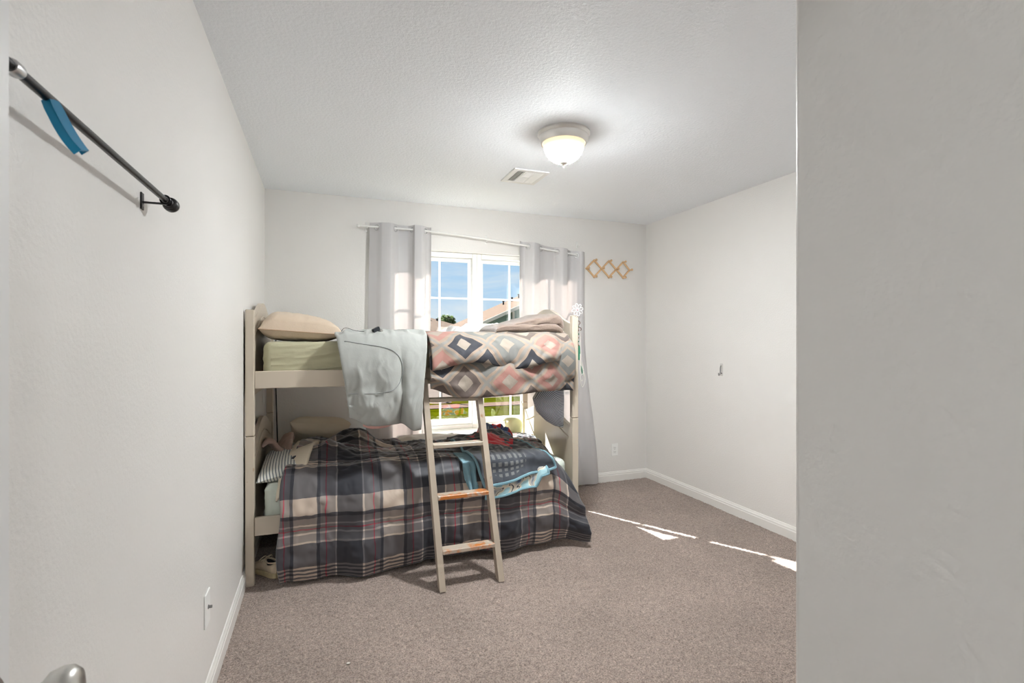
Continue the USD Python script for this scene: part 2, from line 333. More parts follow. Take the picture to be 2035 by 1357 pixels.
shingle_m = usdkit.material(stage, '/World/Looks/roof_shingles', {"g": ("geometry", {}), "n": ("noise_texture", {"scale": 5.0, "detail": 4.0}), "mp": ("mapping", {"scale": (1, 1, 6)}),
    "r": ("rgb_ramp", {"ramp": [(.3, lin(60, 46, 36)), (.7, lin(88, 71, 60))]}), "p": ("principled_bsdf", {"roughness": .95, "specular_ior_level": .1})},
    [("g.position", "mp.vector"), ("mp.vector", "n.vector"), ("n.fac", "r.fac"), ("r.color", "p.base_color")], surface="p.BSDF")
brick_m = usdkit.material(stage, '/World/Looks/far_brick', {"g": ("geometry", {}), "s": ("separate_xyz", {}), "a": ("math", {"math_type": "add"}), "c": ("combine_xyz", {}),
    "b": ("brick_texture", {"scale": 1.0, "brick_width": .2, "row_height": .075, "mortar_size": .012, "color1": lin(84, 52, 43), "color2": lin(105, 69, 57), "mortar": lin(112, 101, 91)}), "p": ("principled_bsdf", {"roughness": .9})},
    [("g.position", "s.vector"), ("s.x", "a.value1"), ("s.y", "a.value2"), ("a.value", "c.x"), ("s.z", "c.y"), ("c.vector", "b.vector"), ("b.color", "p.base_color")], surface="p.BSDF")
dark_m = mat('dark_pane', lin(60, 66, 70), .2)
fascia_m = mat('house_trim', lin(205, 190, 172), .7)
siding_m = mat('green_siding', lin(112, 132, 116), .8, var=[(2, .08)])
pipe_m = mat('roof_pipe', lin(60, 58, 56), .7)
def roof_slab(q, th=.14):
    q = np.asarray(q, float); n = np.cross(q[1] - q[0], q[3] - q[0]); n /= np.linalg.norm(n); n *= np.sign(n[2])
    return trimesh.convex.convex_hull(np.vstack([q, q - n * th]))
# brown-roofed house across the street: hips left and right, ridge along x
t = Thing('house', 'low brown-roofed brick house across the street, seen through the left window', 'house')
t.part('wall', box(-6, 12.2, 40.6, 52.4, -.8, 1.95), brick_m, smooth=False)
t.part('roof', cat(roof_slab([(-6.6, 40, 1.85), (12.8, 40, 1.85), (9.2, 46.5, 3.42), (-3, 46.5, 3.42)]), roof_slab([(-6.6, 53, 1.85), (12.8, 53, 1.85), (9.2, 46.5, 3.42), (-3, 46.5, 3.42)]),
     roof_slab([(12.8, 40, 1.85), (12.8, 53, 1.85), (9.2, 46.52, 3.42), (9.2, 46.48, 3.42)]), roof_slab([(-6.6, 40, 1.85), (-6.6, 53, 1.85), (-3, 46.52, 3.42), (-3, 46.48, 3.42)])), shingle_m, smooth=False)
t.part('fascia', box(-6.62, 12.82, 39.95, 40.0, 1.62, 1.86), fascia_m)
for xx in (6.9, 8.4, 10.0): t.part('window', cat(box(xx, xx + .9, 40.52, 40.6, .0, 1.3)), dark_m)
for xx, yy, zz in ((6.7, 45.2, 3.1), (8.9, 45.4, 3.15), (9.7, 45.0, 3.0)): t.part('roof_vent', lathe([(0, 0), (.10, 0), (.10, .28), (.14, .30), (.14, .34), (0, .36)], (xx, yy, zz - .1)), pipe_m)
t.done()
# nearer house with its gable end to us
xe, ze, sl, xr = 6.6, 1.84, .437, 12.6
zr = ze + sl * (xr - xe)
t = Thing('house', 'nearer house with a gable end and shrub, seen through the right window', 'house')
t.part('wall', box(xe + .4, 2 * xr - xe - .4, 24.4, 30.2, -.8, ze + .1), brick_m, smooth=False)
t.part('gable', prism([(xe + .45, ze - .3), (2 * xr - xe - .45, ze - .3), (2 * xr - xe - .45, ze + .1), (xr, zr - .12), (xe + .45, ze + .1)], 24.32, 24.5, 'xz'), siding_m, smooth=False)
t.part('roof', cat(roof_slab([(xe, 24, ze), (xe, 30.6, ze), (xr, 30.6, zr), (xr, 24, zr)]), roof_slab([(2 * xr - xe, 24, ze), (2 * xr - xe, 30.6, ze), (xr, 30.6, zr), (xr, 24, zr)])), shingle_m, smooth=False)
def rake(x0, x1):
    return prism([(x0, ze - .16), (x1, zr - .16), (x1, zr + .02), (x0, ze + .02)], 23.93, 23.99, 'xz')
t.part('rake_board', rake(xe, xr), fascia_m); t.part('rake_board', rake(2 * xr - xe, xr), fascia_m)
t.part('fascia', box(xe - .03, xe, 24, 30.6, ze - .2, ze), fascia_m)
def bar2(a, b, w, y0, y1):
    a, b = np.array(a), np.array(b); d = (b - a) / np.linalg.norm(b - a); n = np.array([-d[1], d[0]]) * w / 2
    return prism([a - n, b - n, b + n, a + n], y0, y1, 'xz')
for k in range(3):
    xq = 9.2 + k * 1.5
    t.part('gable_brace', cat(bar2((xq, ze), (xq, ze + sl * (xq - xe) - .2), .12, 24.24, 24.32), bar2((xq - .8, ze), (xq, ze + .55), .1, 24.24, 24.32), bar2((xq + .8, ze), (xq, ze + .55), .1, 24.24, 24.32)), fascia_m)
for xx, yy in ((10.3, 28.9), (10.75, 28.6), (11.3, 28.9)): t.part('roof_vent', lathe([(0, 0), (.05, 0), (.05, .24), (.07, .25), (.07, .29), (0, .3)], (xx, yy, ze + sl * (xx - xe) - .05)), pipe_m)
t.part('window', box(xe + .34, xe + .4, 26.5, 27.8, .2, 1.4), dark_m)
t.done()

def leaves(n, size, fn, seed):
    """n small folded leaves at the places fn gives."""
    r = np.random.default_rng(seed); c = fn(r, n); a = r.normal(size=(n, 3)); a /= np.linalg.norm(a, axis=1, keepdims=True)
    b = np.cross(a, r.normal(size=(n, 3))); b /= np.linalg.norm(b, axis=1, keepdims=True); s = size * (.6 + .8 * r.random((n, 1)))
    nn = np.cross(a, b)
    V = np.stack([c - a * s, c + b * s * .4 + nn * s * .12, c + a * s, c - b * s * .4 + nn * s * .12], 1).reshape(-1, 3); k = np.arange(n) * 4
    return V, np.vstack([np.c_[k, k + 1, k + 2], np.c_[k, k + 2, k + 3]])
def ball(cx, cy, cz, rx, ry, rz):
    def f(r, n):
        d = r.normal(size=(n, 3)); d /= np.linalg.norm(d, axis=1, keepdims=True); d *= (.55 + .5 * r.random((n, 1))) * (1 + .25 * (meshkit.noise(d * 3, 4)[:, None] - .5))
        return d * [rx, ry, rz] + [cx, cy, cz]
    return f
leaf_m = mat('shrub_leaf', lin(150, 160, 60), .6, var=[(6, .3)], translucent=.3)
tree_m = mat('tree_leaf', lin(86, 104, 56), .6, var=[(2, .3)], translucent=.3)
bark_m = mat('bark', lin(96, 80, 66), .9, var=[(12, .2)])
t = Thing('shrub', 'yellow-green bushy shrub in front of the gabled house', 'shrub')
t.part('stem', cat(*[tube([(6.75 + dx * .2, 20, -.73), (6.75 + dx, 20 + dx * .4, .9)], (.05, .02), 6) for dx in (-.3, .05, .35)]), bark_m)
t.part('foliage', leaves(2600, .13, ball(6.75, 20, .62, 1.15, .9, 1.3), 3), leaf_m, smooth=False); t.done()
t = Thing('tree', 'small dark green tree rising behind the brown roof', 'tree')
t.part('trunk', tube([(13.6, 58, -.8), (13.7, 58, 1.6), (13.6, 58, 3.0)], (.2, .15, .08), 8), bark_m)
t.part('crown', leaves(1800, .22, ball(13.6, 58, 3.1, 1.1, 1.0, 1.1), 6), tree_m, smooth=False); t.done()
t = Thing('tree', 'slim young street tree with a grey trunk on the verge', 'tree')
t.part('trunk', tube([(2.86, 12.9, -.298), (2.88, 12.9, .6), (2.85, 12.9, 1.6)], (.05, .042, .02), 8), bark_m)
t.part('mulch', lathe([(0, 0), (.3, 0), (.2, .07), (0, .10)], (2.86, 12.9, -.298), seg=16), mat('mulch', lin(90, 70, 58), .95, var=[(20, .3)]))
t.done()
# ------------------------------------------------------------------ ceiling lamp and vent
bowl_m = lambda nm, LAMP: usdkit.material(stage, f'/World/Looks/{nm}', {"g": ("geometry", {}), "s": ("separate_xyz", {}), "t": ("map_range", {"from_min": HZ - .052, "from_max": HZ - .160, "to_min": 0.0, "to_max": 1.0, "clamp": True}),
    "pw": ("math", {"math_type": "power", "value2": 6.0}), "st": ("math", {"math_type": "multiply_add", "value2": LAMP, "value3": .62}), "c": ("rgb_ramp", {"ramp": [(0, (1.0, .78, .50)), (.2, (1.0, .84, .62)), (.5, (.97, 1.0, 1.0)), (1, (.97, 1.0, 1.0))]}),
    "e": ("emission", {}), "d": ("principled_bsdf", {"base_color": lin(250, 226, 190), "roughness": .3}), "a": ("add_closure", {})},
    [("g.position", "s.vector"), ("s.z", "t.value"), ("t.result", "pw.value1"), ("pw.value", "st.value1"), ("st.value", "e.strength"), ("t.result", "c.fac"), ("c.color", "e.color"), ("e.emission", "a.closure1"), ("d.BSDF", "a.closure2")], surface="a.closure")
pan_m = mat('satin_nickel', (.78, .76, .73), .35, metallic=.85)
def ceiling_light(LX, LY, label, lit):
    t = Thing('ceiling_light', label, 'ceiling light')
    t.part('pan', lathe([(0, 0), (.140, 0), (.142, -.010), (.136, -.018), (.132, -.022), (.134, -.034), (.128, -.050), (.122, -.060), (.116, -.060), (.115, -.046), (.10, -.02), (0, -.02)], (LX, LY, HZ), seg=56), pan_m, smooth=40)
    a = np.linspace(0, np.pi / 2, 18)
    t.part('bowl', lathe([(0, -.163)] + [(.1135 * math.sin(x) ** .9, -.048 - .115 * math.cos(x)) for x in a[1:]] + [(.109, -.046)], (LX, LY, HZ), seg=48), lit, smooth=60, label='glowing cream glass bowl')
    t.part('finial', lathe([(0, -.188), (.004, -.187), (.0045, -.180), (.003, -.176), (.006, -.172), (.012, -.168), (.021, -.163), (.021, -.159), (0, -.157)], (LX, LY, HZ), seg=24), nickel_m, smooth=50)
    t.done()
ceiling_light(1.218, 2.448, 'round flush ceiling light with lit cream glass bowl in the bedroom', bowl_m('lit_bowl', LAMP))
ceiling_light(.15, -1.05, 'added fill lamp built as a flush ceiling light, out of view in the hall behind the doorway', bowl_m('hall_fill_bowl', HALL_FILL))  # added fill lamp out of view, brightens the near wall and bedding fronts

t = Thing('ceiling_vent', 'white rectangular ceiling air vent with louvred panels', 'vent')
vm = mat('vent_white', lin(238, 238, 236), .4); x0, x1, y0, y1 = 1.165, 1.416, 3.046, 3.326
t.part('backing', box(x0 + .02, x1 - .02, y0 + .02, y1 - .02, HZ - .003, HZ - .001), mat('vent_dark', lin(110, 110, 112), .8))
def fr(a, b, c, d): return box(a, b, c, d, HZ - .009, HZ - .0005, .002)
t.part('frame', cat(fr(x0, x1, y0, y0 + .034), fr(x0, x1, y1 - .034, y1), fr(x0, x0 + .034, y0 + .034, y1 - .034), fr(x1 - .034, x1, y0 + .034, y1 - .034),
    fr(x0 + .085, x0 + .102, y0 + .034, y1 - .034), fr(x1 - .1, x1 - .083, y0 + .034, y1 - .034), fr(x0 + .102, x1 - .1, 3.178, 3.194)), vm)
for k in range(5):
    xk = x0 + .036 + k * .0105; t.part('louvre', turn(box(-.0035, .0035, y0 + .034, y1 - .034, -.001, .001), at=(xk + .002, 0, HZ - .006), ry=-30), vm)
for k in range(5):
    xk = x1 - .081 + k * .0105; t.part('louvre', turn(box(-.006, .006, y0 + .034, y1 - .034, -.001, .001), at=(xk, 0, HZ - .006), ry=25), vm)
for blk in (y0 + .034, 3.194):
    for k in range(8):
        yk = blk + .006 + k * .0132; t.part('louvre', turn(box(x0 + .102, x1 - .1, -.0036, .0036, -.001, .001), at=(0, yk, HZ - .006), rx=-20), vm)
t.done()

# ------------------------------------------------------------------ bunk bed
bunk_m = mat('bunk_paint', lin(203, 191, 174), .38, bump=[(40, .05, .003)], var=[(5, .03)], wear=(lin(170, 135, 96), 14, .70, .78))
t = Thing('bunk_bed', 'cream painted wooden bunk bed with arched headboards standing by the window', 'bunk bed')
hp = .022; LB, WB = 1.95, .93
for (u, v) in ((0, 0), (LB, 0), (0, WB), (LB, WB)):
    t.part('post', bed(box(u - hp, u + hp, v - hp, v + hp, -.006, .803, .003)), bunk_m)
    t.part('post', bed(box(u - hp, u + hp, v - hp, v + hp, .8055, 1.49, .004)), bunk_m)
def arched(u, zb, ze, rise):
    vv = np.linspace(hp, WB - hp, 30); top = ze + rise * (.5 - .5 * np.cos(2 * np.pi * (vv - hp) / (WB - 2 * hp))) ** .8
    return prism([(hp, zb), (WB - hp, zb)] + list(zip(vv[::-1], top[::-1])), u - .011, u + .011, 'yz')
def groove(u, ze, rise):
    vv = np.linspace(.06, WB - .06, 24); top = ze + rise * (.5 - .5 * np.cos(2 * np.pi * (vv - hp) / (WB - 2 * hp))) ** .8
    return tube(np.c_[np.full(24, u), vv, top], .005, 6)
for nm, zb, ze, rise in (('upper', 1.02, 1.437, .118), ('lower', .24, .745, .10)):
    for u, part in ((0, 'headboard'), (LB, 'footboard')):
        k = t.part(part, bed(arched(u, zb, ze, rise)), bunk_m)
        t.part('moulding', bed(groove(u + (.011 if u == 0 else -.011), ze - .085, rise)), bunk_m, under=k)
for v in (-.002, WB + .002):
    t.part('side_rail', bed(box(hp, LB - hp, v - .011, v + .011, 1.061, 1.156, .003)), bunk_m)
    t.part('side_rail', bed(box(hp, LB - hp, v - .011, v + .011, .262, .362, .003)), bunk_m)
for z in (1.075, .285):
    for k in range(9):
        u = .14 + k * .21; t.part('slat', bed(box(u - .035, u + .035, .009, WB - .009, z - .009, z + .009, .002)), mat('slat_wood', lin(200, 170, 130), .6))
t.done()

# ladder leaning on the upper rail
ladder_m = mat('ladder_paint', lin(176, 163, 147), .42, bump=[(40, .06, .003)], wear=(lin(150, 116, 84), 16, .66, .76))
worn_m = mat('worn_tread', lin(186, 173, 158), .4, wear=(lin(196, 118, 52), 9, .46, .56))
t = Thing('ladder', 'cream wooden bunk ladder with worn flat rungs leaning on the upper bunk', 'ladder')
def lad(z): return 2.638 + .322 * z
for xc, sx in ((.594, 0), (.922, 0)):
    top = 1.095; c = .0165; dx = -.028
    P = []
    for z in (0.0, top):
        for a in (-.0165, .0165):
            for b in (-.027, .027): P.append((xc + a + dx * z, lad(z) + b, z + (.0 if z == 0 else b * -.0)))
    t.part('stile', trimesh.convex.convex_hull(np.array(P)), ladder_m, smooth=False)
for z in (.182, .450, .718, .972):
    xa, xb = .594 - .028 * z + .0165, .922 - .028 * z - .0165; y = lad(z)
    t.part('rung', turn(box(xa, xb, -.034, .034, -.011, .011, .003), at=(0, y, z), rx=0), worn_m if z < .6 else ladder_m)
t.done()

# ------------------------------------------------------------------ mattresses and pillows
def mattress(u0, u1, v0, v1, z0, z1, seed, wr=.004):
    m = rbox(u0, u1, v0, v1, z0, z1, .04, 4); m = m.subdivide_to_size(.035); v = np.array(m.vertices)
    n = m.vertex_normals; d = wr * ridge(v[:, 0] * 6 + v[:, 2] * 9, v[:, 1] * 5 + v[:, 2] * 26 - v[:, 0] * 5, seed); m.vertices = v + n * d[:, None] * .6; return m
cloth = lambda nm, col, **k: mat(nm, col, **{**dict(rough=.85, bump=[(700, .15, .001), (30, .12, .01)], sheen=.2, spec=.2), **k})
sage_m, mint_m = cloth('sage_cotton', lin(182, 178, 150)), cloth('mint_cotton', lin(214, 222, 212))
solo('mattress', bed(mattress(.06, 1.905, .022, WB - .022, 1.09, 1.312, 2, .010)), sage_m, 'mattress in a sage green fitted sheet on the upper bunk', 'mattress', smooth=True)
solo('mattress', bed(mattress(.065, 1.905, .022, WB - .022, .30, .522, 7)), mint_m, 'mattress in a pale mint fitted sheet on the lower bunk', 'mattress', smooth=True)

def put_pillow(name, label, L, W, T, m, seed, at, rz=0, rx=0, ry=0, piping=None, wr=.006, pw=2.4, skew=0.0, bot=.8):
    me, uv, seam = pillow(L, W, T, seed, wr, pw=pw, skew=skew, bot=bot)
    t = Thing(name, label, 'pillow'); k = t.part('pillowcase' if piping else 'cushion', bed(turn(me, rz, rx, ry, at)), m, uv=uv)
    if piping: t.part('piping', bed(tube(np.vstack([s_ for s_ in turn(seam, rz, rx, ry, at)]), .0035, 6, False)), piping, under=k)
    t.done()
beige_m = cloth('beige_fleece', lin(206, 187, 166), bump=[(260, .3, .003), (25, .15, .01)])
beige2_m = cloth('cream_fleece', lin(228, 216, 196), bump=[(260, .3, .003), (25, .15, .01)])
put_pillow('pillow', 'plump beige pillow with piped edge on the sage upper mattress', .45, .68, .21, beige_m, 4, (.238, .40, 1.372), rz=3, ry=4, rx=0, piping=mat('piping_tan', lin(190, 164, 138), .8), wr=.012, pw=4.0, skew=-1.0, bot=.5)
stripe_m = usdkit.material(stage, '/World/Looks/striped_cotton', {"u": ("uvmap", {"attribute": "st"}), "s": ("separate_xyz", {}), "m": ("math", {"math_type": "multiply", "value2": 62.0}), "f": ("math", {"math_type": "fraction"}),
    "r": ("rgb_ramp", {"ramp": [(0, lin(228, 228, 222)), (.55, lin(228, 228, 222)), (.66, lin(92, 104, 112)), (.86, lin(92, 104, 112)), (.95, lin(228, 228, 222))]}), "p": ("principled_bsdf", {"roughness": .8, "sheen_weight": .2})},
    [("u.UV", "s.vector"), ("s.x", "m.value1"), ("m.value", "f.value1"), ("f.value", "r.fac"), ("r.color", "p.base_color")], surface="p.BSDF")
put_pillow('pillow', 'white pillow with thin dark stripes on the mint lower mattress', .25, .54, .12, stripe_m, 8, (.142, .30, .580), rz=0, ry=-11, rx=4, pw=3.0)
put_pillow('pillow', 'cream fleece pillow against the wall behind the plaid comforter', .40, .26, .16, beige2_m, 11, (.335, .78, .675), rz=3, ry=5, rx=-35, pw=4.0)

# ------------------------------------------------------------------ plaid comforter
def band(name, stops):
    return ("rgb_ramp", {"ramp": stops, "interpolate": False})
DK, GR, BE, RD, WH = lin(44, 45, 52), lin(108, 103, 104), lin(190, 174, 159), lin(178, 30, 48), lin(208, 196, 186)
half = [(.0, BE), (.063, DK), (.080, GR), (.110, RD), (.1165, GR), (.166, WH), (.176, DK), (.245, DK)]
per = .49
fwd_ = [(x / per, c) for x, c in half[:-1]]
rev = [(1 - half[k + 1][0] / per, half[k][1]) for k in range(len(half) - 2, -1, -1)]
warp = fwd_ + rev
pw_ = .60; T_ = [(0, DK), (.135, BE), (.215, DK), (.235, GR), (.272, WH), (.280, GR), (.298, RD), (.304, GR), (.322, WH), (.330, GR), (.368, BE), (.378, DK), (.496, BE), (.508, DK), (.519, BE), (.531, DK), (.542, BE), (.554, DK), (.565, BE), (.577, DK)]
weft = [(x / pw_, c) for x, c in T_]
plaid_m = usdkit.material(stage, '/World/Looks/plaid_cotton', {"u": ("uvmap", {"attribute": "st"}), "s": ("separate_xyz", {}),
    "a": ("math", {"math_type": "divide", "value2": .465}), "af": ("math", {"math_type": "fraction"}), "b": ("math", {"math_type": "divide", "value2": pw_}), "bf": ("math", {"math_type": "fraction"}),
    "ra": band('w', warp), "rb": band('f', weft), "mx": ("vector_math", {"math_type": "multiply"}), "dm": ("gamma", {"gamma": .5}), "p": ("principled_bsdf", {"roughness": .5, "sheen_weight": .5, "sheen_roughness": .35, "sheen_tint": (.85, .93, 1.0), "specular_ior_level": .35})},
    [("u.UV", "s.vector"), ("s.x", "a.value1"), ("a.value", "af.value1"), ("af.value", "ra.fac"), ("s.y", "b.value1"), ("b.value", "bf.value1"), ("bf.value", "rb.fac"),
     ("ra.color", "mx.vector1"), ("rb.color", "mx.vector2"), ("mx.vector", "dm.color"), ("dm.color", "p.base_color")], surface="p.BSDF")

def path_grid(prof, n_t):
    """(v, z) along a smooth profile and the arc length."""
    p = np.asarray(prof, float); d = np.r_[0, np.cumsum(np.linalg.norm(np.diff(p, axis=0), axis=1))]
    ts = np.linspace(0, d[-1], n_t); f = Pchip(d, p); return f(ts), ts, d
prof = [(.90, .536), (.7, .548), (.4, .574), (.12, .588), (.03, .582), (-.03, .556), (-.068, .49), (-.082, .38), (-.082, .22), (-.075, .10), (-.06, .012)]
vz, ts, dk = path_grid(prof, 210); te = dk[5]
A = np.linspace(0, 1, 260); a, k = np.meshgrid(A, np.arange(210), indexing='ij')
tt, v0, z0 = ts[k], vz[k, 0], vz[k, 1]
front = sstep(te - .05, te + .12, tt)
uL = np.interp(ts, [0, dk[1], dk[2], dk[4], dk[6], dk[-1]], [.36, .31, .235, .165, .15, .15])[k] + .010 * np.sin(tt * 13) * sstep(te, te + .2, tt)
uR = np.interp(ts, [0, dk[2], dk[4], dk[5], dk[7], dk[-1]], [1.86, 1.875, 1.875, 1.885, 1.95, 1.985])[k]
u = uL + (uR - uL) * a + .01 * noise2(a * 4, tt * 3, 5) * 4 * (a * (1 - a))
hang = sstep(te, dk[-1], tt)
fold = .030 * np.sin(u * 9.5 + 1.2 + .8 * np.sin(u * 3.1)) + .016 * np.sin(u * 23 + .7) + .045 * noise2(u * 3.2, tt * .8, 2)
v = v0 - front * (.018 + (.25 + .75 * hang) * np.maximum(fold, -.028)) - .03 * sstep(1.55, 1.98, u) * front * hang
pf = np.abs(np.sin((tt - te) * np.pi / .27))                    # puffed pockets between the quilting rows
v -= front * .022 * pf * np.clip(hang * 4, 0, 1)
topw = 1 - front
wr = ridge(u * 3.4 + .5 * noise2(u * 2, v0 * 5, 31), v0 * 13 + .9 * np.sin(u * 4), 4) * .5 + ridge(u * 8 + v0 * 3, v0 * 22, 8) * .32
near = .45 + .55 * sstep(.05, .5, v0)
z = z0 + topw * (.030 * near * wr + .014 * near * ridge(u * 13 - v0 * 6, v0 * 30, 44) + .030 * noise2(u * 3, v0 * 4, 12) * 2)
z += topw * (.125 * gauss(u, v0, .56, .47, .12, .11) + .055 * gauss(u, v0, .42, .25, .12, .10) + .085 * gauss(u, v0, .27, .48, .17, .30) + .03 * gauss(u, v0, .8, .62, .16, .12)) * (1 + .25 * ridge(u * 9, v0 * 9, 17))
z = np.maximum(z, .535 * topw)
dz = sstep(1.72, 1.98, u); z = z * (1 - .36 * dz * sstep(.55, .0, v0))
z += hang * (1 - front * 0) * (.025 * sstep(.55, 1.1, u) + .02 * noise2(u * 6, u * 0, 6)) * sstep(.6, 1, hang)
z = np.maximum(z, .014)
v -= front * .014 * ridge(u * 7, tt * 6, 9) + front * .007 * ridge(u * 16, tt * 12, 14)
PL = np.stack([u, v, z], -1)
t = Thing('comforter', 'dark plaid comforter with red and beige checks spread over the lower bunk to the floor', 'comforter')
t.part('plaid_shell', bed(sheet(PL, .022, np.stack([u - .28 + .93, tt - te + .035 + 1.2], -1), 3)), plaid_m)
t.done()
# surfaces of the plaid comforter, for what lies on it
from scipy.interpolate import LinearNDInterpolator
from scipy.ndimage import gaussian_filter, gaussian_filter1d, minimum_filter, maximum_filter
_s = PL[::3, ::2]; _f = (tt[::3, ::2] > te - .02); _t = (tt[::3, ::2] < te)
front_v = LinearNDInterpolator(np.c_[_s[..., 0][_f], _s[..., 2][_f]], _s[..., 1][_f], fill_value=-.10)
top_z = LinearNDInterpolator(np.c_[_s[..., 0][_t], _s[..., 1][_t]], _s[..., 2][_t], fill_value=.58)
def lay(uu, pv, pz, off, blur=2.0):
    """Lays a grid of cloth on the comforter: along its path pv >= 0 rests on the top, then it hangs in front at height pz."""
    on = pv > -.03; P = np.zeros(uu.shape + (3,)); P[..., 0] = uu
    zt = top_z(np.c_[uu.ravel(), np.maximum(pv, .0).ravel()]).reshape(uu.shape)
    vf = front_v(np.c_[uu.ravel(), np.minimum(pz, .52).ravel()]).reshape(uu.shape)
    zt, vf = gaussian_filter(maximum_filter(zt, 3), 1.5), gaussian_filter(minimum_filter(vf, 5), 2)
    P[..., 1] = np.where(on, pv, np.minimum(vf, pv + .02) - off); P[..., 2] = np.where(on, zt + off, np.minimum(pz, zt + off))
    for c in (1, 2): P[..., c] = gaussian_filter1d(P[..., c], blur, axis=1)
    return P

# ------------------------------------------------------------------ fleece throw on the comforter
throw_m = usdkit.material(stage, '/World/Looks/printed_fleece', {"u": ("uvmap", {"attribute": "st"}), "s": ("separate_xyz", {}),
    "n": ("noise_texture", {"scale": 16.0, "detail": 2.0, "distortion": .8}), "d": ("vector_math", {"math_type": "distance", "vector2": (1.44, .33, 0)}), "dm": ("map_range", {"from_min": .05, "from_max": .22, "to_min": .16, "to_max": -.22}),
    "ad": ("math", {"math_type": "add"}), "r1": ("rgb_ramp", {"ramp": [(.50, (0, 0, 0)), (.52, (1, 1, 1))]}), "m1": ("mix", {"color1": lin(62, 66, 74), "color2": lin(206, 42, 58)}),
    "d2": ("vector_math", {"math_type": "distance", "vector2": (1.66, .08, 0)}), "dm2": ("map_range", {"from_min": .04, "from_max": .15, "to_min": .2, "to_max": -.25}), "n2": ("noise_texture", {"scale": 11.0, "detail": 1.0}), "ad2": ("math", {"math_type": "add"}),
    "r2": ("rgb_ramp", {"ramp": [(.50, (0, 0, 0)), (.52, (1, 1, 1))]}), "m2": ("mix", {"color2": lin(58, 92, 150)}),
    "sc": ("vector_math", {"math_type": "multiply", "vector2": (28.0, 24.0, 0)}), "fr": ("vector_math", {"math_type": "fraction"}), "fs": ("separate_xyz", {}), "gx": ("math", {"math_type": "greater_than", "value2": .45}), "gy": ("math", {"math_type": "greater_than", "value2": .42}), "gm": ("math", {"math_type": "multiply"}),
    "d3": ("vector_math", {"math_type": "distance", "vector2": (1.43, .585, 0)}), "l3": ("math", {"math_type": "less_than", "value2": .13}), "g2": ("math", {"math_type": "multiply"}), "m3": ("mix", {"color2": lin(120, 122, 122)}), "g4": ("math", {"math_type": "multiply", "value2": .8}),
    "bn": ("noise_texture", {"scale": 300.0}), "b": ("bump", {"strength": .3, "distance": .002}), "p": ("principled_bsdf", {"roughness": .8, "sheen_weight": .5, "sheen_roughness": .4})},
    [("u.UV", "s.vector"), ("u.UV", "n.vector"), ("u.UV", "d.vector1"), ("d.value", "dm.value"), ("n.fac", "ad.value1"), ("dm.result", "ad.value2"), ("ad.value", "r1.fac"), ("r1.color", "m1.fac"),
     ("u.UV", "d2.vector1"), ("d2.value", "dm2.value"), ("u.UV", "n2.vector"), ("n2.fac", "ad2.value1"), ("dm2.result", "ad2.value2"), ("ad2.value", "r2.fac"), ("r2.color", "m2.fac"), ("m1.color", "m2.color1"),
     ("u.UV", "sc.vector1"), ("sc.vector", "fr.vector1"), ("fr.vector", "fs.vector"), ("fs.x", "gx.value1"), ("fs.y", "gy.value1"), ("gx.value", "gm.value1"), ("gy.value", "gm.value2"),
     ("u.UV", "d3.vector1"), ("d3.value", "l3.value1"), ("l3.value", "g2.value1"), ("gm.value", "g2.value2"), ("g2.value", "g4.value1"), ("g4.value", "m3.fac"), ("m2.color", "m3.color1"), ("m3.color", "p.base_color"),
     ("u.UV", "bn.vector"), ("bn.fac", "b.height"), ("b.normal", "p.normal")], surface="p.BSDF")
aqua_m = cloth('aqua_binding', lin(126, 164, 178))
under_m = usdkit.material(stage, '/World/Looks/fleece_underside', {"u": ("uvmap", {"attribute": "st"}), "n": ("noise_texture", {"scale": 9.0, "detail": .5, "distortion": 1.2}),
    "r": ("rgb_ramp", {"ramp": [(0, lin(150, 190, 200)), (.43, lin(160, 196, 204)), (.47, lin(214, 208, 192)), (.535, lin(216, 204, 184)), (.55, lin(40, 50, 66)), (.562, lin(40, 50, 66)), (.58, lin(214, 206, 190)), (.68, lin(60, 84, 116))]}), "p": ("principled_bsdf", {"roughness": .85, "sheen_weight": .4})},
    [("u.UV", "n.vector"), ("n.fac", "r.fac"), ("r.color", "p.base_color")], surface="p.BSDF")
na, nt = 110, 90
A, K = np.meshgrid(np.linspace(0, 1, na), np.linspace(0, 1, nt), indexing='ij')
t = Thing('throw_blanket', 'dark printed fleece throw with pale blue binding lying on the plaid comforter', 'blanket')
def throw_layer(L0, L1, hem0, hem1, back, off, wob, seed, lift=.012):
    topn = int(nt * back / (back + .2)); uu = (L0(K) * (1 - A) + L1(K) * A) + .012 * noise2(A * 3, K * 4, seed)
    pv = np.where(K < back / (back + .17), back - K * (back + .17), -.04 - .1 * (K - back / (back + .17))); kf = np.clip((K - back / (back + .17)) / (1 - back / (back + .17)), 0, 1)
    hem = hem0 + (hem1 - hem0) * A + wob * np.sin(A * 9 + seed)
    pz = .60 + (hem - .60) * kf
    P = lay(uu, pv, pz, off); r = ridge(uu * 7 + pv * 4, pv * 14 + uu * 2, seed) * .5 + .5 * ridge(uu * 14, K * 9, seed + 1)
    P[..., 2] += (1 - sstep(.0, .5, kf)) * lift * r; P[..., 1] -= sstep(0, .3, kf) * (.006 * r + .012 * (1 + np.sin(A * 11 + seed)))
    return P, np.stack([uu, K * (back + .30)], -1)
P, ST = throw_layer(lambda k: 1.34 - .06 * k, lambda k: 1.69 + .0 * k, .372, .43, .10, .012, .006, 41, .0)
P[..., 2] += .06 * sstep(.80, .9, A) * sstep(.5, 1, K)
t.part('folded_layer', bed(sheet(P, .008, ST)), under_m, label='pale printed underside folded out below the edge')
t.part('border_trim', bed(tube(np.vstack([P[0, 50:], P[1:, -1], P[-1, -2:50:-1]]) + [0, -.004, 0], .0075, 6)), aqua_m)
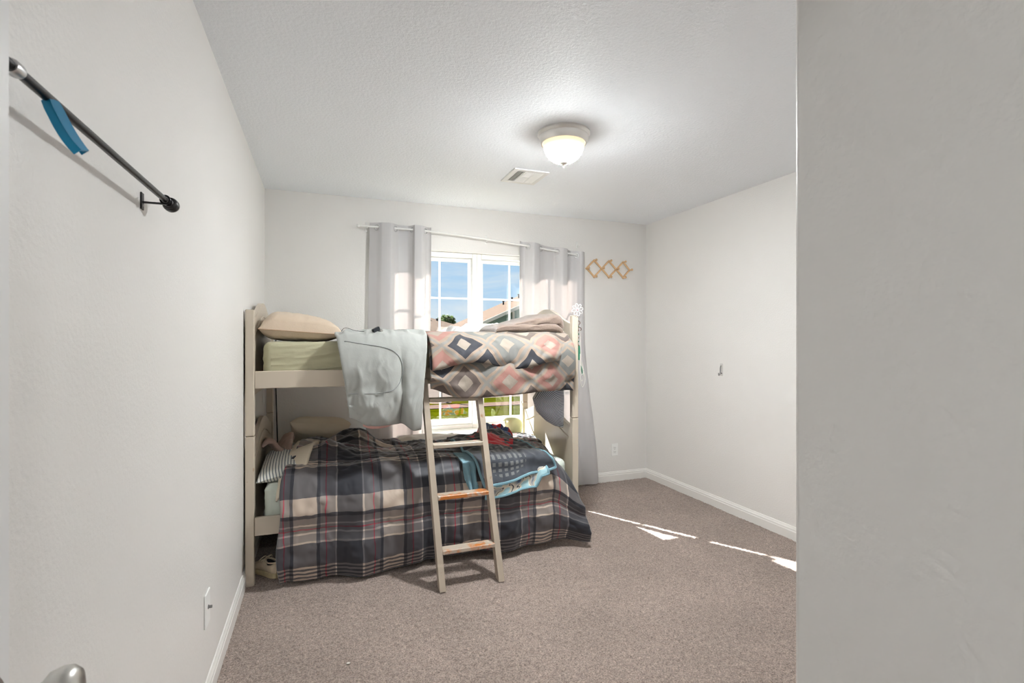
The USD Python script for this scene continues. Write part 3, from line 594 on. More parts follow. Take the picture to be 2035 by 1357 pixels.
P2, ST2 = throw_layer(lambda k: 1.18 + .10 * k ** 2, lambda k: 1.62 + .13 * sstep(.3, 1, k), .44, .515, .46, .026, .004, 22, .02)
P2[..., 2] += (.045 * gauss(A, K, .72, .12, .25, .14) + .03 * gauss(A, K, .4, .3, .2, .12)) * (1 + .4 * ridge(A * 5, K * 6, 3))
P2[..., 1] -= sstep(.62, .75, K) * .008
t.part('fleece_layer', bed(sheet(P2, .011, ST2)), throw_m)
t.part('border_trim', bed(tube(np.vstack([P2[0, 20:], P2[1:, -1], P2[-1, -2:30:-1]]) + [0, -.004, .002], .0085, 6)), aqua_m)
P3, ST3 = throw_layer(lambda k: 1.145 + .03 * k, lambda k: 1.235 - .0 * k, .43, .40, .10, .012, .002, 17, .0)
P3[..., 2] += .05 * (np.abs(2 * A - 1) ** 2.5) * sstep(.7, 1, K)
t.part('corner_flap', bed(sheet(P3, .012, ST3)), aqua_m)
t.done()

# crumpled white sheet at the back of the lower bunk, cream throw edge and mauve cloth by the headboard
def heap(u0, u1, v0_, v1_, z0_, amp, seed, n=90, m=50, fr=(9, 14), rot=0):
    a_, b_ = np.meshgrid(np.linspace(0, 1, n), np.linspace(0, 1, m), indexing='ij')
    uu, vv = u0 + (u1 - u0) * a_ + .02 * noise2(b_ * 4, a_, seed), v0_ + (v1_ - v0_) * b_ + .02 * noise2(a_ * 5, b_, seed + 1)
    e = np.clip(np.minimum(np.minimum(a_, 1 - a_) * 6, np.minimum(b_, 1 - b_) * 3), 0, 1) ** .6
    zz = z0_(uu, vv) + e * amp * (.55 + .6 * ridge(a_ * fr[0] * .5, b_ * fr[1] * .3, seed) + .5 * noise2(a_ * 4, b_ * 3, seed + 5))
    return np.stack([uu, vv, zz], -1), np.stack([uu, vv], -1)
base_ = lambda uu, vv: np.maximum(gaussian_filter(top_z(np.c_[uu.ravel(), vv.ravel()]).reshape(uu.shape), 2), .54) + .008
white_m = cloth('white_cotton', lin(236, 234, 232))
P, ST = heap(.86, 1.62, .60, .89, base_, .022, 61)
solo('bed_sheet', bed(sheet(P, .008, ST)), white_m, 'crumpled white sheet along the window side of the lower bunk', 'sheet')
P, ST = heap(1.42, 1.66, .42, .62, lambda a_, b_: base_(a_, b_) + .02, .075, 66, 60, 40)
solo('garment', bed(sheet(P, .008, ST)), usdkit.material(stage, '/World/Looks/red_blue_jersey', {"u": ("uvmap", {"attribute": "st"}), "n": ("noise_texture", {"scale": 12.0, "detail": .0, "distortion": .6}),
    "r": ("rgb_ramp", {"ramp": [(0, lin(200, 44, 52)), (.40, lin(204, 60, 66)), (.43, lin(70, 100, 152)), (.55, lin(66, 92, 140)), (.58, lin(196, 206, 214)), (.66, lin(190, 60, 66))]}), "p": ("principled_bsdf", {"roughness": .85, "sheen_weight": .3})},
    [("u.UV", "n.vector"), ("n.fac", "r.fac"), ("r.color", "p.base_color")], surface="p.BSDF"), 'crumpled red and blue shirt behind the printed throw', 'shirt')
a_, b_ = np.meshgrid(np.linspace(0, 1, 60), np.linspace(0, 1, 50), indexing='ij')
P = np.stack([.13 + .15 * a_ + .08 * b_ ** 1.2 + .01 * noise2(b_ * 4, a_, 3), -.01 + .55 * b_, .668 + .012 * np.sin(b_ * 5) + .03 * ridge(a_ * 2, b_ * 3, 5) * .3 - .10 * (1 - a_) ** 2 * (1 - b_) - .13 * (1 - b_) ** 3.5], -1)
solo('blanket', bed(sheet(P, .03, np.stack([P[..., 0], P[..., 1]], -1), 5)), beige2_m, 'cream fleece blanket edge showing left of the plaid comforter', 'blanket')
P = np.stack([.02 + .16 * a_, .34 + .26 * b_, .655 + .035 * np.sin(a_ * 6 + b_ * 3) + .04 * ridge(a_ * 2, b_ * 3, 8) * .5], -1)
solo('cloth', bed(sheet(P, .03, np.stack([P[..., 0], P[..., 1]], -1), 5)), cloth('mauve_fleece', lin(176, 152, 142)), 'mauve crumpled cloth between the lower headboard and cream blanket', 'cloth')
cu = trimesh.creation.icosphere(4, 1.0); v_ = np.array(cu.vertices); v_ = np.sign(v_) * np.abs(v_) ** .75; v_ = v_ * [.088, .06, .078] * (1 + .05 * (meshkit.noise(v_ * 3, 5)[:, None] - .5))
cu = trimesh.Trimesh(turn(v_, ry=8, rz=15, at=(1.80, .82, .615)), cu.faces, process=False)
solo('cushion', bed(cu), cloth('pale_green_plush', lin(216, 224, 176)), 'small pale green cushion on the lower bunk by the window sill', 'cushion', smooth=True)

# ------------------------------------------------------------------ bedding of the upper bunk
quilt_m = usdkit.material(stage, '/World/Looks/diamond_quilt', {"dn": ("noise_texture", {"scale": 7.0, "detail": 1.0}), "ds": ("vector_math", {"math_type": "scale", "scale": .05}), "da": ("vector_math", {"math_type": "add"}), "u": ("uvmap", {"attribute": "st"}), "s": ("separate_xyz", {}), "x": ("math", {"math_type": "divide", "value2": .28}), "y": ("math", {"math_type": "divide", "value2": .25}),
    "p_": ("math", {"math_type": "add"}), "q_": ("math", {"math_type": "subtract"}), "pf": ("math", {"math_type": "floor"}), "qf": ("math", {"math_type": "floor"}), "c": ("combine_xyz", {}), "w": ("white_noise_texture", {"dimensions": "3D"}),
    "pal": ("rgb_ramp", {"interpolate": False, "ramp": [(0, lin(152, 112, 103)), (.28, lin(98, 87, 82)), (.52, lin(54, 55, 61)), (.70, lin(114, 114, 111)), (.86, lin(106, 95, 88))]}),
    "a1": ("math", {"math_type": "fraction"}), "a2": ("math", {"math_type": "subtract", "value2": .5}), "a3": ("math", {"math_type": "absolute"}), "b1": ("math", {"math_type": "fraction"}), "b2": ("math", {"math_type": "subtract", "value2": .5}), "b3": ("math", {"math_type": "absolute"}), "mxx": ("math", {"math_type": "maximum"}),
    "in1": ("math", {"math_type": "less_than", "value2": .38}), "in2": ("math", {"math_type": "less_than", "value2": .175}), "bnd": ("math", {"math_type": "greater_than", "value2": .455}),
    "m0": ("mix", {"color1": lin(146, 129, 115), "color2": lin(130, 126, 121)}), "m1": ("mix", {}), "m2": ("mix", {"color2": lin(148, 137, 126)}), "p": ("principled_bsdf", {"roughness": .8, "sheen_weight": .2, "specular_ior_level": .25}),
    "nb": ("noise_texture", {"scale": 40.0, "detail": 3.0}), "bu": ("bump", {"strength": .2, "distance": .006})},
    [("u.UV", "dn.vector"), ("dn.color", "ds.vector1"), ("ds.vector", "da.vector1"), ("u.UV", "da.vector2"), ("da.vector", "s.vector"), ("s.x", "x.value1"), ("s.y", "y.value1"), ("x.value", "p_.value1"), ("y.value", "p_.value2"), ("x.value", "q_.value1"), ("y.value", "q_.value2"), ("p_.value", "pf.value1"), ("q_.value", "qf.value1"), ("pf.value", "c.x"), ("qf.value", "c.y"), ("c.vector", "w.vector"), ("w.value", "pal.fac"),
     ("p_.value", "a1.value1"), ("a1.value", "a2.value1"), ("a2.value", "a3.value1"), ("q_.value", "b1.value1"), ("b1.value", "b2.value1"), ("b2.value", "b3.value1"), ("a3.value", "mxx.value1"), ("b3.value", "mxx.value2"),
     ("mxx.value", "in1.value1"), ("mxx.value", "in2.value1"), ("mxx.value", "bnd.value1"), ("bnd.value", "m0.fac"), ("in1.value", "m1.fac"), ("m0.color", "m1.color1"), ("pal.color", "m1.color2"), ("in2.value", "m2.fac"), ("m1.color", "m2.color1"), ("m2.color", "p.base_color"), ("u.UV", "nb.vector"), ("nb.fac", "bu.height"), ("bu.normal", "p.normal")], surface="p.BSDF")
def drape(prof, uL_, uR_, n, m, disp):
    vz_, ts_, dk_ = path_grid(prof, m); a_, k_ = np.meshgrid(np.linspace(0, 1, n), np.arange(m), indexing='ij')
    T = ts_[k_]; tn = T / ts_[-1]; UL, UR = uL_(tn), uR_(tn); uu = UL + (UR - UL) * a_
    P = np.stack([uu, vz_[k_, 0], vz_[k_, 1]], -1); return disp(P, a_, T, tn, dk_), np.stack([uu, T], -1)
t = Thing('quilt', 'patchwork diamond quilt in pink, grey and beige hanging over the upper bunk rail', 'quilt')
def dq(P, a_, T, tn, dk_):
    u_, v_ = P[..., 0].copy(), P[..., 1].copy(); h = sstep(dk_[2], dk_[-1], T); top = 1 - sstep(dk_[1], dk_[2], T)
    P[..., 1] -= h * (.010 + .012 * np.sin(u_ * 13 + .6) + .018 * noise2(u_ * 7, T * 4, 51) + .014 * ridge(u_ * 9 + T * 6, T * 9 - u_ * 3, 52)); P[..., 1] += h * .095 * sstep(1.70, 1.9, u_)
    P[..., 2] += top * (.022 * ridge(u_ * 6, v_ * 9, 53) + .01 * noise2(u_ * 5, v_ * 5, 54)) + sstep(.7, 1, h) * (.045 * sstep(1.12, .95, u_) + .012 * np.sin(u_ * 7 + 2.2) + .01 * noise2(u_ * 12, u_ * 0, 3))
    P[..., 1] -= .012 * h * np.sin(T * 40) * sstep(1.1, 1.0, u_); return P
prof_q = [(.86, 1.332), (.04, 1.338), (-.05, 1.305), (-.105, 1.22), (-.132, 1.10), (-.132, .992)]
P, ST = drape(prof_q, lambda k: .955 + .0 * k, lambda k: 1.915 + .0 * k, 190, 110, dq)
t.part('quilt_shell', bed(sheet(P, .014, ST + [.075, .05])), quilt_m)
def df(P, a_, T, tn, dk_):
    u_ = P[..., 0].copy(); h = sstep(dk_[1], dk_[-1], T)
    P[..., 2] += sstep(.75, 1, h) * (.022 * np.cos(u_ * 11.5 - 1.4) - .012 + .01 * noise2(u_ * 9, u_ * 0, 4)) + (1 - h) * .014 * ridge(u_ * 7, P[..., 1] * 9, 57)
    P[..., 1] -= h * (.012 * np.sin(u_ * 12 + 1) + .018 * noise2(u_ * 7, T * 5, 58) + .017 * ridge(u_ * 11 + T * 9, T * 12 - u_ * 5, 59)); P[..., 1] += h * .095 * sstep(1.70, 1.9, u_); return P
P, ST = drape([(.34, 1.362), (.05, 1.362), (-.05, 1.335), (-.122, 1.27), (-.146, 1.215), (-.140, 1.182)], lambda k: .945 + .02 * k, lambda k: 1.90 - .0 * k, 180, 80, df)
t.part('folded_top', bed(sheet(P, .014, ST + [.215, .135])), quilt_m)
t.done()

grey_m = cloth('grey_comforter', lin(162, 164, 160), rough=.75)
seam_m = cloth('grey_seam', lin(140, 143, 142))
t = Thing('blanket', 'light grey quilted blanket folded over the upper bunk rail above the ladder', 'blanket')
def dg(P, a_, T, tn, dk_):
    u_ = P[..., 0].copy(); h = sstep(dk_[2], dk_[-1], T); top = 1 - sstep(dk_[1], dk_[3], T)
    P[..., 1] -= h * (.012 * np.sin(u_ * 17 + T * 2) + .02 * noise2(u_ * 7 + T * 1.5, T * 2.2, 71) + .024 * ridge(u_ * 7 + T * 4, T * 2.4 - u_ * 5, 72) + .012 * ridge(u_ * 15 + T * 9, T * 6 - u_ * 9, 76)) + h * .03 * gauss(u_, T, .86, T, .07, 9) - h * .035 * gauss(u_, T, .795, T, .02, 9)
    P[..., 2] += top * (.030 * ridge(u_ * 11, P[..., 1] * 6, 73) + .012 * noise2(u_ * 9, P[..., 1] * 6, 74)) + sstep(.85, 1, h) * (.05 * sstep(.62, .50, u_) - .035 * sstep(.8, .86, u_) + .06 * sstep(.90, .93, u_)); return P
prof_g = [(.62, 1.345), (.06, 1.352), (-.045, 1.340), (-.10, 1.27), (-.126, 1.12), (-.128, .98), (-.112, .845)]
gP, gST = drape(prof_g, lambda k: .432 + .075 * sstep(.45, 1, k), lambda k: .957 - .055 * sstep(.45, 1, k), 130, 130, dg)
bk = t.part('shell', bed(sheet(gP, .020, gST, 4)), grey_m)
# stitched seam: a loop open to the left
_, _, dkg = path_grid(prof_g, 130); Tt = gST[0, :, 1]
def on_grey(u_, T_):
    i = np.clip(np.round((u_ - gP[:, :, 0].min()) / .004), 0, 9999)
    k_ = np.argmin(np.abs(Tt[None] - np.asarray(T_)[:, None]), 1); out = []
    for uu, kk in zip(u_, k_): out.append(gP[np.argmin(np.abs(gP[:, kk, 0] - uu)), kk])
    return np.array(out)
t0 = dkg[3] - .0
sa = np.linspace(-np.pi / 2, np.pi / 2, 26)
uu_ = np.r_[np.linspace(.47, .70, 14), .70 + .10 * np.cos(sa), np.linspace(.70, .49, 14)]
TT_ = np.r_[np.linspace(t0 - .05, t0 - .015, 14), t0 + .115 + .125 * np.sin(sa), np.linspace(t0 + .24, t0 + .245, 14)]
sp = on_grey(uu_, TT_) + [0, -.013, 0]
t.part('seam', bed(tube(np.c_[gaussian_filter1d(sp, 1.5, axis=0)], .0022, 5)), seam_m, under=bk)
t.done()
P, ST = drape([(-.03, 1.0), (-.045, .93), (-.05, .85), (-.045, .812)], lambda k: .60 - .015 * k, lambda k: .74 + .005 * k, 40, 24, lambda P, a_, T, tn, d_: P - np.stack([a_ * 0, .01 * np.sin(a_ * 9), -.02 * (2 * a_ - 1) ** 2 * tn], -1))
solo('cloth', bed(sheet(P, .008, ST)), cloth('pink_cotton', lin(224, 178, 170)), 'pink cloth hem peeping out below the light grey blanket', 'cloth')

taupe_m = cloth('taupe_fleece', lin(128, 111, 100), bump=[(330, .7, .004), (60, .25, .01)], sheen=.5)
t = Thing('blanket', 'taupe fleece blanket folded at the foot of the upper bunk', 'blanket')
def slabroll(u0, u1, v0_, v1_, zb, h0, h1, seed, n=70, m=56):
    s_, c_ = np.meshgrid(np.linspace(0, 1, n), np.linspace(0, 2 * np.pi, m), indexing='ij')
    e = np.clip(1 - np.abs(2 * s_ - 1) ** 8, 0, 1) ** .5; hh = (h0 + (h1 - h0) * s_) * e; w = (v1_ - v0_) / 2
    vv = (v0_ + v1_) / 2 - w * np.sign(np.cos(c_)) * np.abs(np.cos(c_)) ** .5; zz = zb + hh / 2 * (1 + np.sign(np.sin(c_)) * np.abs(np.sin(c_)) ** .7)
    d = .010 * noise2(s_ * 4 + seed, np.cos(c_) * 2, seed) + .006 * ridge(s_ * 5, np.sin(c_) * 2 + np.cos(c_), seed + 2)
    P = np.stack([u0 + (u1 - u0) * s_ + .015 * np.sin(c_ * 2) * (s_ > .5), vv - d * np.cos(c_), zz + d * np.clip(np.sin(c_), 0, 1)], -1)
    V = P[:, :-1].reshape(-1, 3); mm = m - 1; ii_, jj_ = [k_.ravel() for k_ in np.meshgrid(np.arange(n - 1), np.arange(mm), indexing='ij')]
    q = lambda a_, b_: a_ * mm + b_ % mm
    f = np.vstack([np.c_[q(ii_, jj_), q(ii_ + 1, jj_ + 1), q(ii_ + 1, jj_)], np.c_[q(ii_, jj_), q(ii_, jj_ + 1), q(ii_ + 1, jj_ + 1)]])
    f = np.vstack([f, [[0, j, j + 1] for j in range(1, mm - 1)], [[(n - 1) * mm, (n - 1) * mm + j + 1, (n - 1) * mm + j] for j in range(1, mm - 1)]])
    me = trimesh.Trimesh(V, f, process=False)
    if me.volume < 0: me.invert()
    return me
t.part('lower_fold', bed(slabroll(1.40, 1.875, .02, .42, 1.368, .065, .075, 3)), taupe_m, smooth=True)
t.part('upper_fold', bed(slabroll(1.52, 1.885, .04, .40, 1.405, .03, .115, 9)), taupe_m, smooth=True)
t.part('loose_end', bed(slabroll(1.56, 1.88, .22, .58, 1.395, .05, .13, 14)), taupe_m, smooth=True)
t.done()
P, ST = heap(1.22, 1.66, .40, .84, lambda a_, b_: 1.345 + 0 * a_, .09, 81, 80, 60)
solo('bed_sheet', bed(sheet(P, .012, ST)), white_m, 'sunlit white sheet bunched behind the taupe blanket on the upper bunk', 'sheet')
# striped cushion slung under the upper bunk
dark_stripe_m = usdkit.material(stage, '/World/Looks/navy_stripes', {"u": ("uvmap", {"attribute": "st"}), "s": ("separate_xyz", {}), "m": ("math", {"math_type": "multiply", "value2": 85.0}), "f": ("math", {"math_type": "fraction"}),
    "r": ("rgb_ramp", {"ramp": [(0, lin(206, 212, 220)), (.46, lin(206, 212, 220)), (.58, lin(96, 106, 124)), (.9, lin(96, 106, 124)), (1, lin(206, 212, 220))]}), "p": ("principled_bsdf", {"roughness": .75, "sheen_weight": .3})},
    [("u.UV", "s.vector"), ("s.y", "m.value1"), ("m.value", "f.value1"), ("f.value", "r.fac"), ("r.color", "p.base_color")], surface="p.BSDF")
s_, c_ = np.meshgrid(np.linspace(0, 1, 70), np.linspace(0, 2 * np.pi, 61), indexing='ij')
wL = np.interp(s_, [0, .15, .4, .65, .85, .96, 1], [.13, .17, .225, .20, .13, .065, .01]); right = 1.918 - .0 * s_
cx_ = right - wL / 2; th = np.interp(s_, [0, .4, .8, 1], [.04, .075, .06, .008])
wob = .008 * ridge(s_ * 5, c_ * 1.2, 91)
P = np.stack([cx_ + (wL / 2) * np.cos(c_), .10 + (th + wob) * np.sin(c_) * -1, 1.052 - .318 * s_ - .03 * s_ * np.cos(c_) * -1 - .02 * np.cos(c_)], -1)
n_, m_ = P.shape[:2]; ii_, jj_ = [k_.ravel() for k_ in np.meshgrid(np.arange(n_ - 1), np.arange(m_ - 1), indexing='ij')]; qq = lambda a_, b_: a_ * m_ + b_
fh = np.vstack([np.c_[qq(ii_, jj_), qq(ii_ + 1, jj_), qq(ii_ + 1, jj_ + 1)], np.c_[qq(ii_, jj_), qq(ii_ + 1, jj_ + 1), qq(ii_, jj_ + 1)]])
hm = trimesh.Trimesh(P.reshape(-1, 3), fh, process=False)
solo('pillow', bed(hm), dark_stripe_m, 'blue-grey finely striped pillow hanging under the foot of the upper bunk', 'pillow', uv=np.stack([P[..., 0], s_ * .34 - .5 * (P[..., 0] - 1.9) ** 2 * 8 + .004 * c_], -1).reshape(-1, 2))
# ------------------------------------------------------------------ curtains and their bent rod
rod_m = mat('white_rod', lin(236, 236, 234), .35)
rod_pts = spline([(.262, 4.055, 2.207), (.55, 4.055, 2.2065), (.826, 4.055, 2.203), (1.22, 4.055, 2.182), (1.65, 4.055, 2.143), (1.95, 4.055, 2.112), (2.20, 4.055, 2.085)], 60)
rod_z = lambda x: np.interp(x, rod_pts[:, 0], rod_pts[:, 2])
t = Thing('curtain_rod', 'thin white bent curtain rod over the window', 'curtain rod')
t.part('rod', tube(rod_pts, .0075, 10), rod_m)
t.part('finial', lathe([(0, -.012), (.010, -.010), (.0135, 0), (.010, .010), (.008, .014), (0, .016)], (.258, 4.055, 2.207), 'x', 20), rod_m)
for x in (.325, 1.31):
    z = float(rod_z(x)); t.part('bracket', cat(box(x - .009, x + .009, YB - .004, YB, z - .03, z + .045, .002), box(x - .004, x + .004, 4.05, YB - .003, z - .016, z - .009, .001), torus((x, 4.055, z), .0105, .0025, 'x')), rod_m)
t.done()
t = Thing('rod_bracket', 'empty white bracket on the wall above the right curtain', 'bracket')
t.part('plate', box(2.176, 2.190, YB - .004, YB, 2.165, 2.225, .002), rod_m); t.part('arm', box(2.180, 2.186, 4.085, YB - .003, 2.176, 2.184, .001), rod_m)
t.part('hook', tube(spline([(2.183, 4.088, 2.18), (2.183, 4.078, 2.178), (2.183, 4.074, 2.186)], 8), .003, 6), rod_m); t.done()

cur_m = usdkit.material(stage, '/World/Looks/curtain_satin', {"u": ("uvmap", {"attribute": "st"}), "w": ("noise_texture", {"scale": 900.0, "detail": 1.0}), "b": ("bump", {"strength": .06, "distance": .001}), "p": ("principled_bsdf", {"base_color": lin(222, 222, 224), "roughness": .45, "sheen_weight": .2}), "t": ("translucent_bsdf", {"color": lin(214, 204, 200)}), "m": ("mix_closure", {"fac": .30})},
    [("u.UV", "w.vector"), ("w.fac", "b.height"), ("b.normal", "p.normal"), ("p.BSDF", "m.closure1"), ("t.BSDF", "m.closure2")], surface="m.closure")
grom_m = mat('grommet', (.72, .72, .72), .3, metallic=.8)
def curtain(label, knots, zb, xshift, rings, seed, amp=.032, ytail=None):
    xs = np.array([k_[0] for k_ in knots]); ph = Pchip(xs, [k_[1] for k_ in knots]); n, m = 190, 90
    a_, w = np.meshgrid(np.linspace(0, 1, n), np.linspace(0, 1, m), indexing='ij'); xt = xs[0] + (xs[-1] - xs[0]) * a_
    zt = np.interp(xt, rod_pts[:, 0], rod_pts[:, 2]) + .034; zz = zt + (zb(a_) - zt) * w; x = xt + xshift(a_, w)
    y = 4.055 + amp * ph(xt + .02 * noise2(w * 3, a_ * 2, seed) * w) * (1 - .25 * w) + .012 * noise2(a_ * 5, w * 4, seed + 1) * w
    if ytail is not None: y = ytail(y, a_, w)
    P = np.stack([x, np.clip(y, 4.016, 4.106), zz], -1); flat = np.r_[0, np.cumsum(np.hypot(np.diff(x[:, 0]), np.diff(y[:, 0])))]
    t = Thing('curtain', label, 'curtain'); t.part('panel', sheet(P, .003, np.stack([np.broadcast_to(flat[:, None], x.shape), zz], -1)), cur_m)
    for xr in rings:
        g = torus((0, 0, 0), .0205, .0045, 'x', 28, 8); s_ = float(ph.derivative()(xr)) * amp
        g = turn(g, rz=math.degrees(math.atan2(1, max(abs(s_), .3))) * (-1 if s_ < 0 else 1) * -1 + 90 * 0, at=(xr, 4.055, float(rod_z(xr)) - .004)); t.part('grommet', g, grom_m, smooth=60)
    t.done()
curtain('silver grey grommet curtain left of the window', [(.346, .75), (.40, 0.1), (.44, -.7), (.50, -1), (.54, 0), (.575, .8), (.64, .9), (.676, 0), (.688, -.9), (.74, -1), (.777, 0), (.80, .6), (.828, .3)],
    lambda a_: .16 + .02 * np.sin(a_ * 9), lambda a_, w: -.035 * w * (1 - a_) - .05 * w * sstep(.55, 1, a_) * w, (.40, .54, .676, .777), 3)
curtain('silver grey grommet curtain right of the window reaching the carpet', [(1.598, .2), (1.64, .8), (1.676, 0), (1.72, -1), (1.765, -.6), (1.795, .15), (1.86, .9), (1.93, .8), (1.956, 0), (2.0, -1), (2.04, -.8), (2.056, 0), (2.10, .9), (2.146, 0), (2.19, -.9), (2.222, -.2)],
    lambda a_: .012 + .004 * np.sin(a_ * 7), lambda a_, w: .15 * sstep(.35, 1.0, w) * a_ ** 1.5 - .02 * np.sin(w * 9) * w * .4, (1.676, 1.795, 1.956, 2.056, 2.146), 8)

# ------------------------------------------------------------------ things on the walls
peg_m = mat('peg_wood', lin(222, 184, 140), .5, var=[(20, .1)])
t = Thing('peg_rack', 'wooden accordion peg rack with ten pegs on the window wall', 'peg rack')
ptop, pbot = [(2.359, 2.062), (2.517, 2.063), (2.672, 2.062)], [(2.359, 1.909), (2.517, 1.912), (2.672, 1.914)]
mid = [(2.280, 1.985), (2.438, 1.989), (2.595, 1.989), (2.742, 1.990)]
def slat(a_, b_, y1): 
    a_, b_ = np.array(a_), np.array(b_); d = (b_ - a_) / np.linalg.norm(b_ - a_); return bar2(a_ - d * .008, b_ + d * .008, .015, y1 - .007, y1)
for a_, b_, la in ((mid[0], ptop[0], 0), (mid[0], pbot[0], 1), (ptop[0], pbot[1], 1), (pbot[0], ptop[1], 0), (ptop[1], pbot[2], 1), (pbot[1], ptop[2], 0), (ptop[2], mid[3], 1), (pbot[2], mid[3], 0)):
    t.part('slat', slat(a_, b_, YB - .0005 - .0075 * la), peg_m)
for x, z in ptop + pbot + mid:
    t.part('peg', lathe([(0, 0), (.0065, 0), (.0055, .022), (.0075, .030), (.0105, .036), (.0105, .042), (.006, .047), (0, .048)], (0, 0, 0), 'z', 18).apply_transform(trimesh.transformations.rotation_matrix(np.pi / 2, [1, 0, 0])).apply_translation((x, YB - .012, z)), peg_m, smooth=50)
t.done()

plate_m = mat('outlet_white', lin(244, 244, 242), .35); slot_m = mat('outlet_slot', lin(70, 70, 70), .6)
t = Thing('wall_outlet', 'white duplex wall outlet low on the window wall', 'outlet'); x, z = 2.582, .291
t.part('plate', box(x - .036, x + .036, YB - .006, YB, z - .058, z + .058, .003), plate_m)
for dz_ in (-.0195, .0195):
    k = t.part('receptacle', box(x - .0165, x + .0165, YB - .0085, YB - .005, z + dz_ - .014, z + dz_ + .014, .003), plate_m)
    t.part('slot', cat(box(x - .0085, x - .0065, YB - .0092, YB - .008, z + dz_ - .003, z + dz_ + .006), box(x + .0065, x + .0085, YB - .0092, YB - .008, z + dz_ - .003, z + dz_ + .005), box(x - .002, x + .002, YB - .0092, YB - .008, z + dz_ - .010, z + dz_ - .006)), slot_m, under=k)
t.part('screw', lathe([(0, 0), (.003, 0), (.002, .0015), (0, .002)], (0, 0, 0), 'z', 10).apply_transform(trimesh.transformations.rotation_matrix(np.pi / 2, [1, 0, 0])).apply_translation((x, YB - .006, z)), nickel_m); t.done()
t = Thing('wall_plate', 'white cable wall plate low on the left wall', 'wall plate'); y, z = 2.115, .348
t.part('plate', box(XL, XL + .007, y - .038, y + .038, z - .062, z + .062, .003), plate_m)
t.part('connector', lathe([(0, 0), (.0075, 0), (.0075, .003), (.005, .003), (.005, .014), (.0015, .014), (0, .014)], (XL + .006, y, z + .004), 'x', 16), mat('connector_metal', (.25, .25, .25), .4, metallic=.8)); t.done()

t = Thing('wall_hook', 'small clear and grey hook on the right wall', 'hook'); y, z = 3.133, 1.09; hk = mat('hook_grey', lin(150, 150, 150), .35)
t.part('backplate', box(XR - .004, XR, y - .014, y + .014, z - .045, z + .05, .002), mat('hook_clear', lin(214, 212, 208), .2))
t.part('hook', tube(spline([(XR - .006, y, z + .034), (XR - .010, y + .004, z + .0), (XR - .014, y + .003, z - .03), (XR - .028, y - .003, z - .042), (XR - .036, y - .008, z - .022)], 20), .004, 8), hk)
t.part('screw', lathe([(0, 0), (.005, 0), (.004, .003), (0, .003)], (0, 0, 0), 'z', 12).apply_transform(trimesh.transformations.rotation_matrix(-np.pi / 2, [0, 1, 0])).apply_translation((XR - .004, y - .004, z - .026)), slot_m); t.done()

black_m = mat('black_metal', lin(38, 38, 40), .28, metallic=.6)
t = Thing('curtain_rod', 'black curtain rod with ridged ball finial on the left wall', 'curtain rod'); x, z = -.350, 1.660
t.part('rod', tube([(x, .756, z - .004), (x, 1.12, z - .002), (x, 1.445, z)], .0066, 16), black_m)
t.part('collar', cat(lathe([(0, -.010), (.0085, -.010), (.0095, -.006), (.0095, .006), (.0085, .010), (0, .010)], (x, .785, z - .004), 'y', 20)), mat('steel_collar', (.6, .6, .6), .25, metallic=.9))
t.part('finial', lathe([(0, -.014), (.009, -.014), (.0105, -.008), (.0135, -.007), (.0135, -.001), (.0155, 0), (.0172, .007), (.0160, .009), (.0172, .012), (.0170, .02), (.0125, .028), (.006, .032), (0, .033)], (x, 1.452, z), 'y', 28), mat('black_plastic', lin(30, 30, 32), .4), smooth=50)
t.part('bracket', cat(box(XL, XL + .003, 1.404, 1.422, z - .028, z + .012, .001), box(XL + .002, x + .004, 1.409, 1.417, z - .0125, z - .0085, .0008), torus((x, 1.413, z), .0095, .0022, 'y')), black_m)
t.part('screw', lathe([(0, 0), (.003, 0), (.002, .002), (0, .002)], (XL + .003, 1.413, z - .018), 'x', 10), nickel_m)
t.done()
# turquoise hanger on the black rod
hang_m = mat('turquoise_plastic', lin(18, 132, 176), .3)
cl = spline([(-.3455, .8675, 1.6545), (-.338, .869, 1.636), (-.327, .872, 1.612), (-.314, .876, 1.592)], 24)
d = np.gradient(cl, axis=0); d /= np.linalg.norm(d, axis=1, keepdims=True); side = np.cross(d, [0.3, 1.0, 0.0]); side /= np.linalg.norm(side, axis=1, keepdims=True); up_ = np.cross(side, d)
wd = np.interp(np.linspace(0, 1, 24), [0, .15, .8, 1], [.009, .011, .012, .011])
def ribbon(off0, off1, w0, w1, th):
    R = []
    for o, w_ in ((off0, w0), (off0, w1), (off1, w1), (off1, w0)): R.append(cl + up_ * (wd * w_)[:, None] + side * o)
    R = np.stack(R, 1); n = len(R); V = R.reshape(-1, 3); f = []
    for i in range(n - 1):
        for j in range(4):
            q, w_ = (j + 1) % 4, (i + 1) * 4; f += [[i * 4 + j, w_ + q, w_ + j], [i * 4 + j, i * 4 + q, w_ + q]]
    f += [[0, 2, 1], [0, 3, 2]] + [[(n - 1) * 4 + a_ for a_ in k_] for k_ in ((0, 1, 2), (0, 2, 3))]
    m = trimesh.Trimesh(V, f, process=False)
    if m.volume < 0: m.invert()
    return m
t = Thing('hanger_clip', 'curved turquoise plastic hanger piece hooked on the black rod', 'hanger')
t.part('body', ribbon(0, .0025, -1, 1, 0), hang_m); t.part('flange', ribbon(-.009, .0025, .86, 1.0, 0), hang_m); t.part('flange', ribbon(-.009, .0025, -1.0, -.86, 0), hang_m)
t.part('rib', ribbon(-.0015, 0, -.08, .08, 0), hang_m); t.done()

